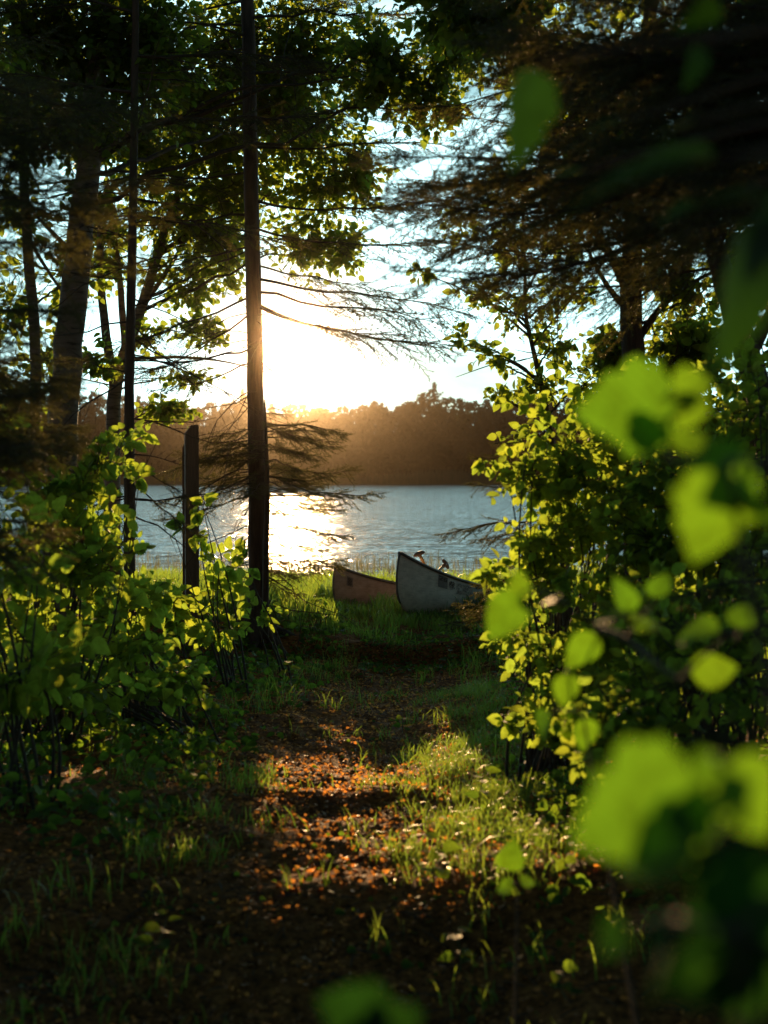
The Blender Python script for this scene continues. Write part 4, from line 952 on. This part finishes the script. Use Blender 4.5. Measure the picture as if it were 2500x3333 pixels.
sprig('hazel_seedling', 'blurred drooping leaves hanging right of the canoes, in front of the bush', g0(.55, 2.4),
      [(1640, 2010, 2.2, 190, 235, .1), (1690, 1900, 2.3, 100, 100, .1), (1770, 1965, 2.3, 130, 200, 1.6), (1840, 2250, 2.4, 120, 265, .1), (1765, 2370, 2.6, 130, 245, .9), (1905, 2395, 2.6, 120, 275, .1), (1980, 2010, 2.2, 150, 190, 1.5), (2030, 1930, 2.2, 130, 100, .4), (1890, 2120, 2.3, 150, 235, .2), (2110, 2030, 2.2, 140, 20, 1.2), (2260, 2060, 2.0, 170, 190, .9), (2330, 2180, 2.0, 170, 10, .3), (2420, 2000, 2.0, 140, 60, 1.8), (2150, 1900, 2.2, 110, 60, .8)], tm=LT_saw)
# twigs hanging in from a tree above and to the right, very close
tm_ = tree('maple_tree', 'young maple just beyond the right edge, its blurred dark leaves hanging in close', (1.05, 1.9, gzs(1.05, 1.9)))
mb = MB(); mb.tube([(1.05, 1.9, .2), (1.08, 1.92, 1.4), (1.02, 1.9, 2.6), (1.0, 1.88, 3.6)], [.035, .03, .02, .01], 9, True, .06); mb.build('trunk', M['bark2'], tm_)
f = Foliage(); f.tw = MB()
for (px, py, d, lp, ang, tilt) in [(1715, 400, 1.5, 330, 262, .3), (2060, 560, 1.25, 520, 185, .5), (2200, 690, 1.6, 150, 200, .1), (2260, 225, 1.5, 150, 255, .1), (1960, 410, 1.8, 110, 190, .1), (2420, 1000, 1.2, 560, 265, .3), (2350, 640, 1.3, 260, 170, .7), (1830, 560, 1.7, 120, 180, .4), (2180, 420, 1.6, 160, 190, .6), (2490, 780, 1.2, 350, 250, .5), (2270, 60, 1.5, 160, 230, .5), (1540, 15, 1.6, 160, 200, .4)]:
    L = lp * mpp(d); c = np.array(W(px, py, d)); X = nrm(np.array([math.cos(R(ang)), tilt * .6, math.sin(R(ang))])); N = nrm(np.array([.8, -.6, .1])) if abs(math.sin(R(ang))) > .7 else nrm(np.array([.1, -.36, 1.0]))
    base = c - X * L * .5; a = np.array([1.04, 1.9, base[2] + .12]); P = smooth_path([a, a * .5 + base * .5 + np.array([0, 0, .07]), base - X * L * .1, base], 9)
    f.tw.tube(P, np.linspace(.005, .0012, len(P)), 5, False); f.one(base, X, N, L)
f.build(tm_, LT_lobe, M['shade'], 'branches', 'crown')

# single plants along the path --------------------------------------
def plant(px, d, n, hgt, leaf, label, wide=.08):
    x = W(px, 2000, d).x; b = (x, d, gzs(x, d)); t = empty('woodland_plant', b, label, 'plant', 'leafy plants beside the path'); f = Foliage()
    mb = MB(); top = np.array([x + rng.normal() * .03, d + rng.normal() * .03, b[2] + hgt]); mb.tube([b, (np.array(b) + top) / 2 + rng.normal(size=3) * .01, top], [.004, .003, .0015], 5, False); mb.build('stem', M['stem'], t)
    for k in range(n):
        u = .25 + .75 * k / max(1, n - 1); p = np.array(b) * (1 - u) + top * u; a = k * 2.4 + rng.random(); X = np.array([math.cos(a), math.sin(a), .35 - .5 * rng.random()]); N = np.array([0, -.35, 1]) + rng.normal(size=3) * .25
        f.one(p + X * .012, X, N, leaf * rng.uniform(.7, 1.15))
    f.build(t, LT_saw, M['forb'], 'twigs', 'foliage')
PL = [(1310, 2300 , 9.3, 'small leafy seedling on the path near the earth lip'), (1500, 0, 4.6, 'seedling with a round leaf at the right edge of the sunlit path'), (1420, 0, 5.2, 'low seedling between grass tufts in the sunlit part of the path'),
      (640, 0, 6.6, 'leafy seedling in the shade left of the path, below the undergrowth'), (140, 0, 5.6, 'pale green seedling at the lower left among short grass'), (1560, 0, 6.4, 'leafy plant under the right-hand bush'), (1620, 0, 8.2, 'leafy plant at the foot of the low right bush'),
      (1180, 0, 11.7, 'bright-leaved plant on the left end of the earth lip'), (1450, 0, 12.1, 'small plant on the right end of the earth lip'), (1850, 0, 4.3, 'shaded seedling at the lower right behind the sharp lime leaf'), (480, 0, 4.7, 'lone seedling in the dark ground at the lower left'), (950, 0, 10.6, 'leafy plant right of the tall trunk foot')]
for k, (px, _, d, lab) in enumerate(PL): plant(px, d, 5 + k % 4, .10 + .05 * (k % 3), .055 + .01 * (k % 3), lab)

# ================================================================== HAZE
hz = bpy.data.materials.new('haze'); hz.use_nodes = True; t = hz.node_tree
for n in list(t.nodes):
    if n.type == 'BSDF_PRINCIPLED': t.nodes.remove(n)
pv = t.nodes.new('ShaderNodeVolumePrincipled'); pv.inputs['Density'].default_value = 0.00045; pv.inputs['Anisotropy'].default_value = .999
pv.inputs['Color'].default_value = (1, .86, .70, 1); t.links.new(pv.outputs[0], t.nodes['Material Output'].inputs['Volume'])
x0, x1, y0, y1, z0, z1 = -440, 450, -34, 720, -3, 34
V = [(a, b_, c) for a in (x0, x1) for b_ in (y0, y1) for c in (z0, z1)]
me = mesh_np('haze', V, [[(0, 1, 3, 2), (4, 6, 7, 5), (0, 4, 5, 1), (2, 3, 7, 6), (0, 2, 6, 4), (1, 5, 7, 3)]], hz, smooth=False)
tag(link(bpy.data.objects.new('haze', me)), 'thin sunlit air', None, None, 'stuff')
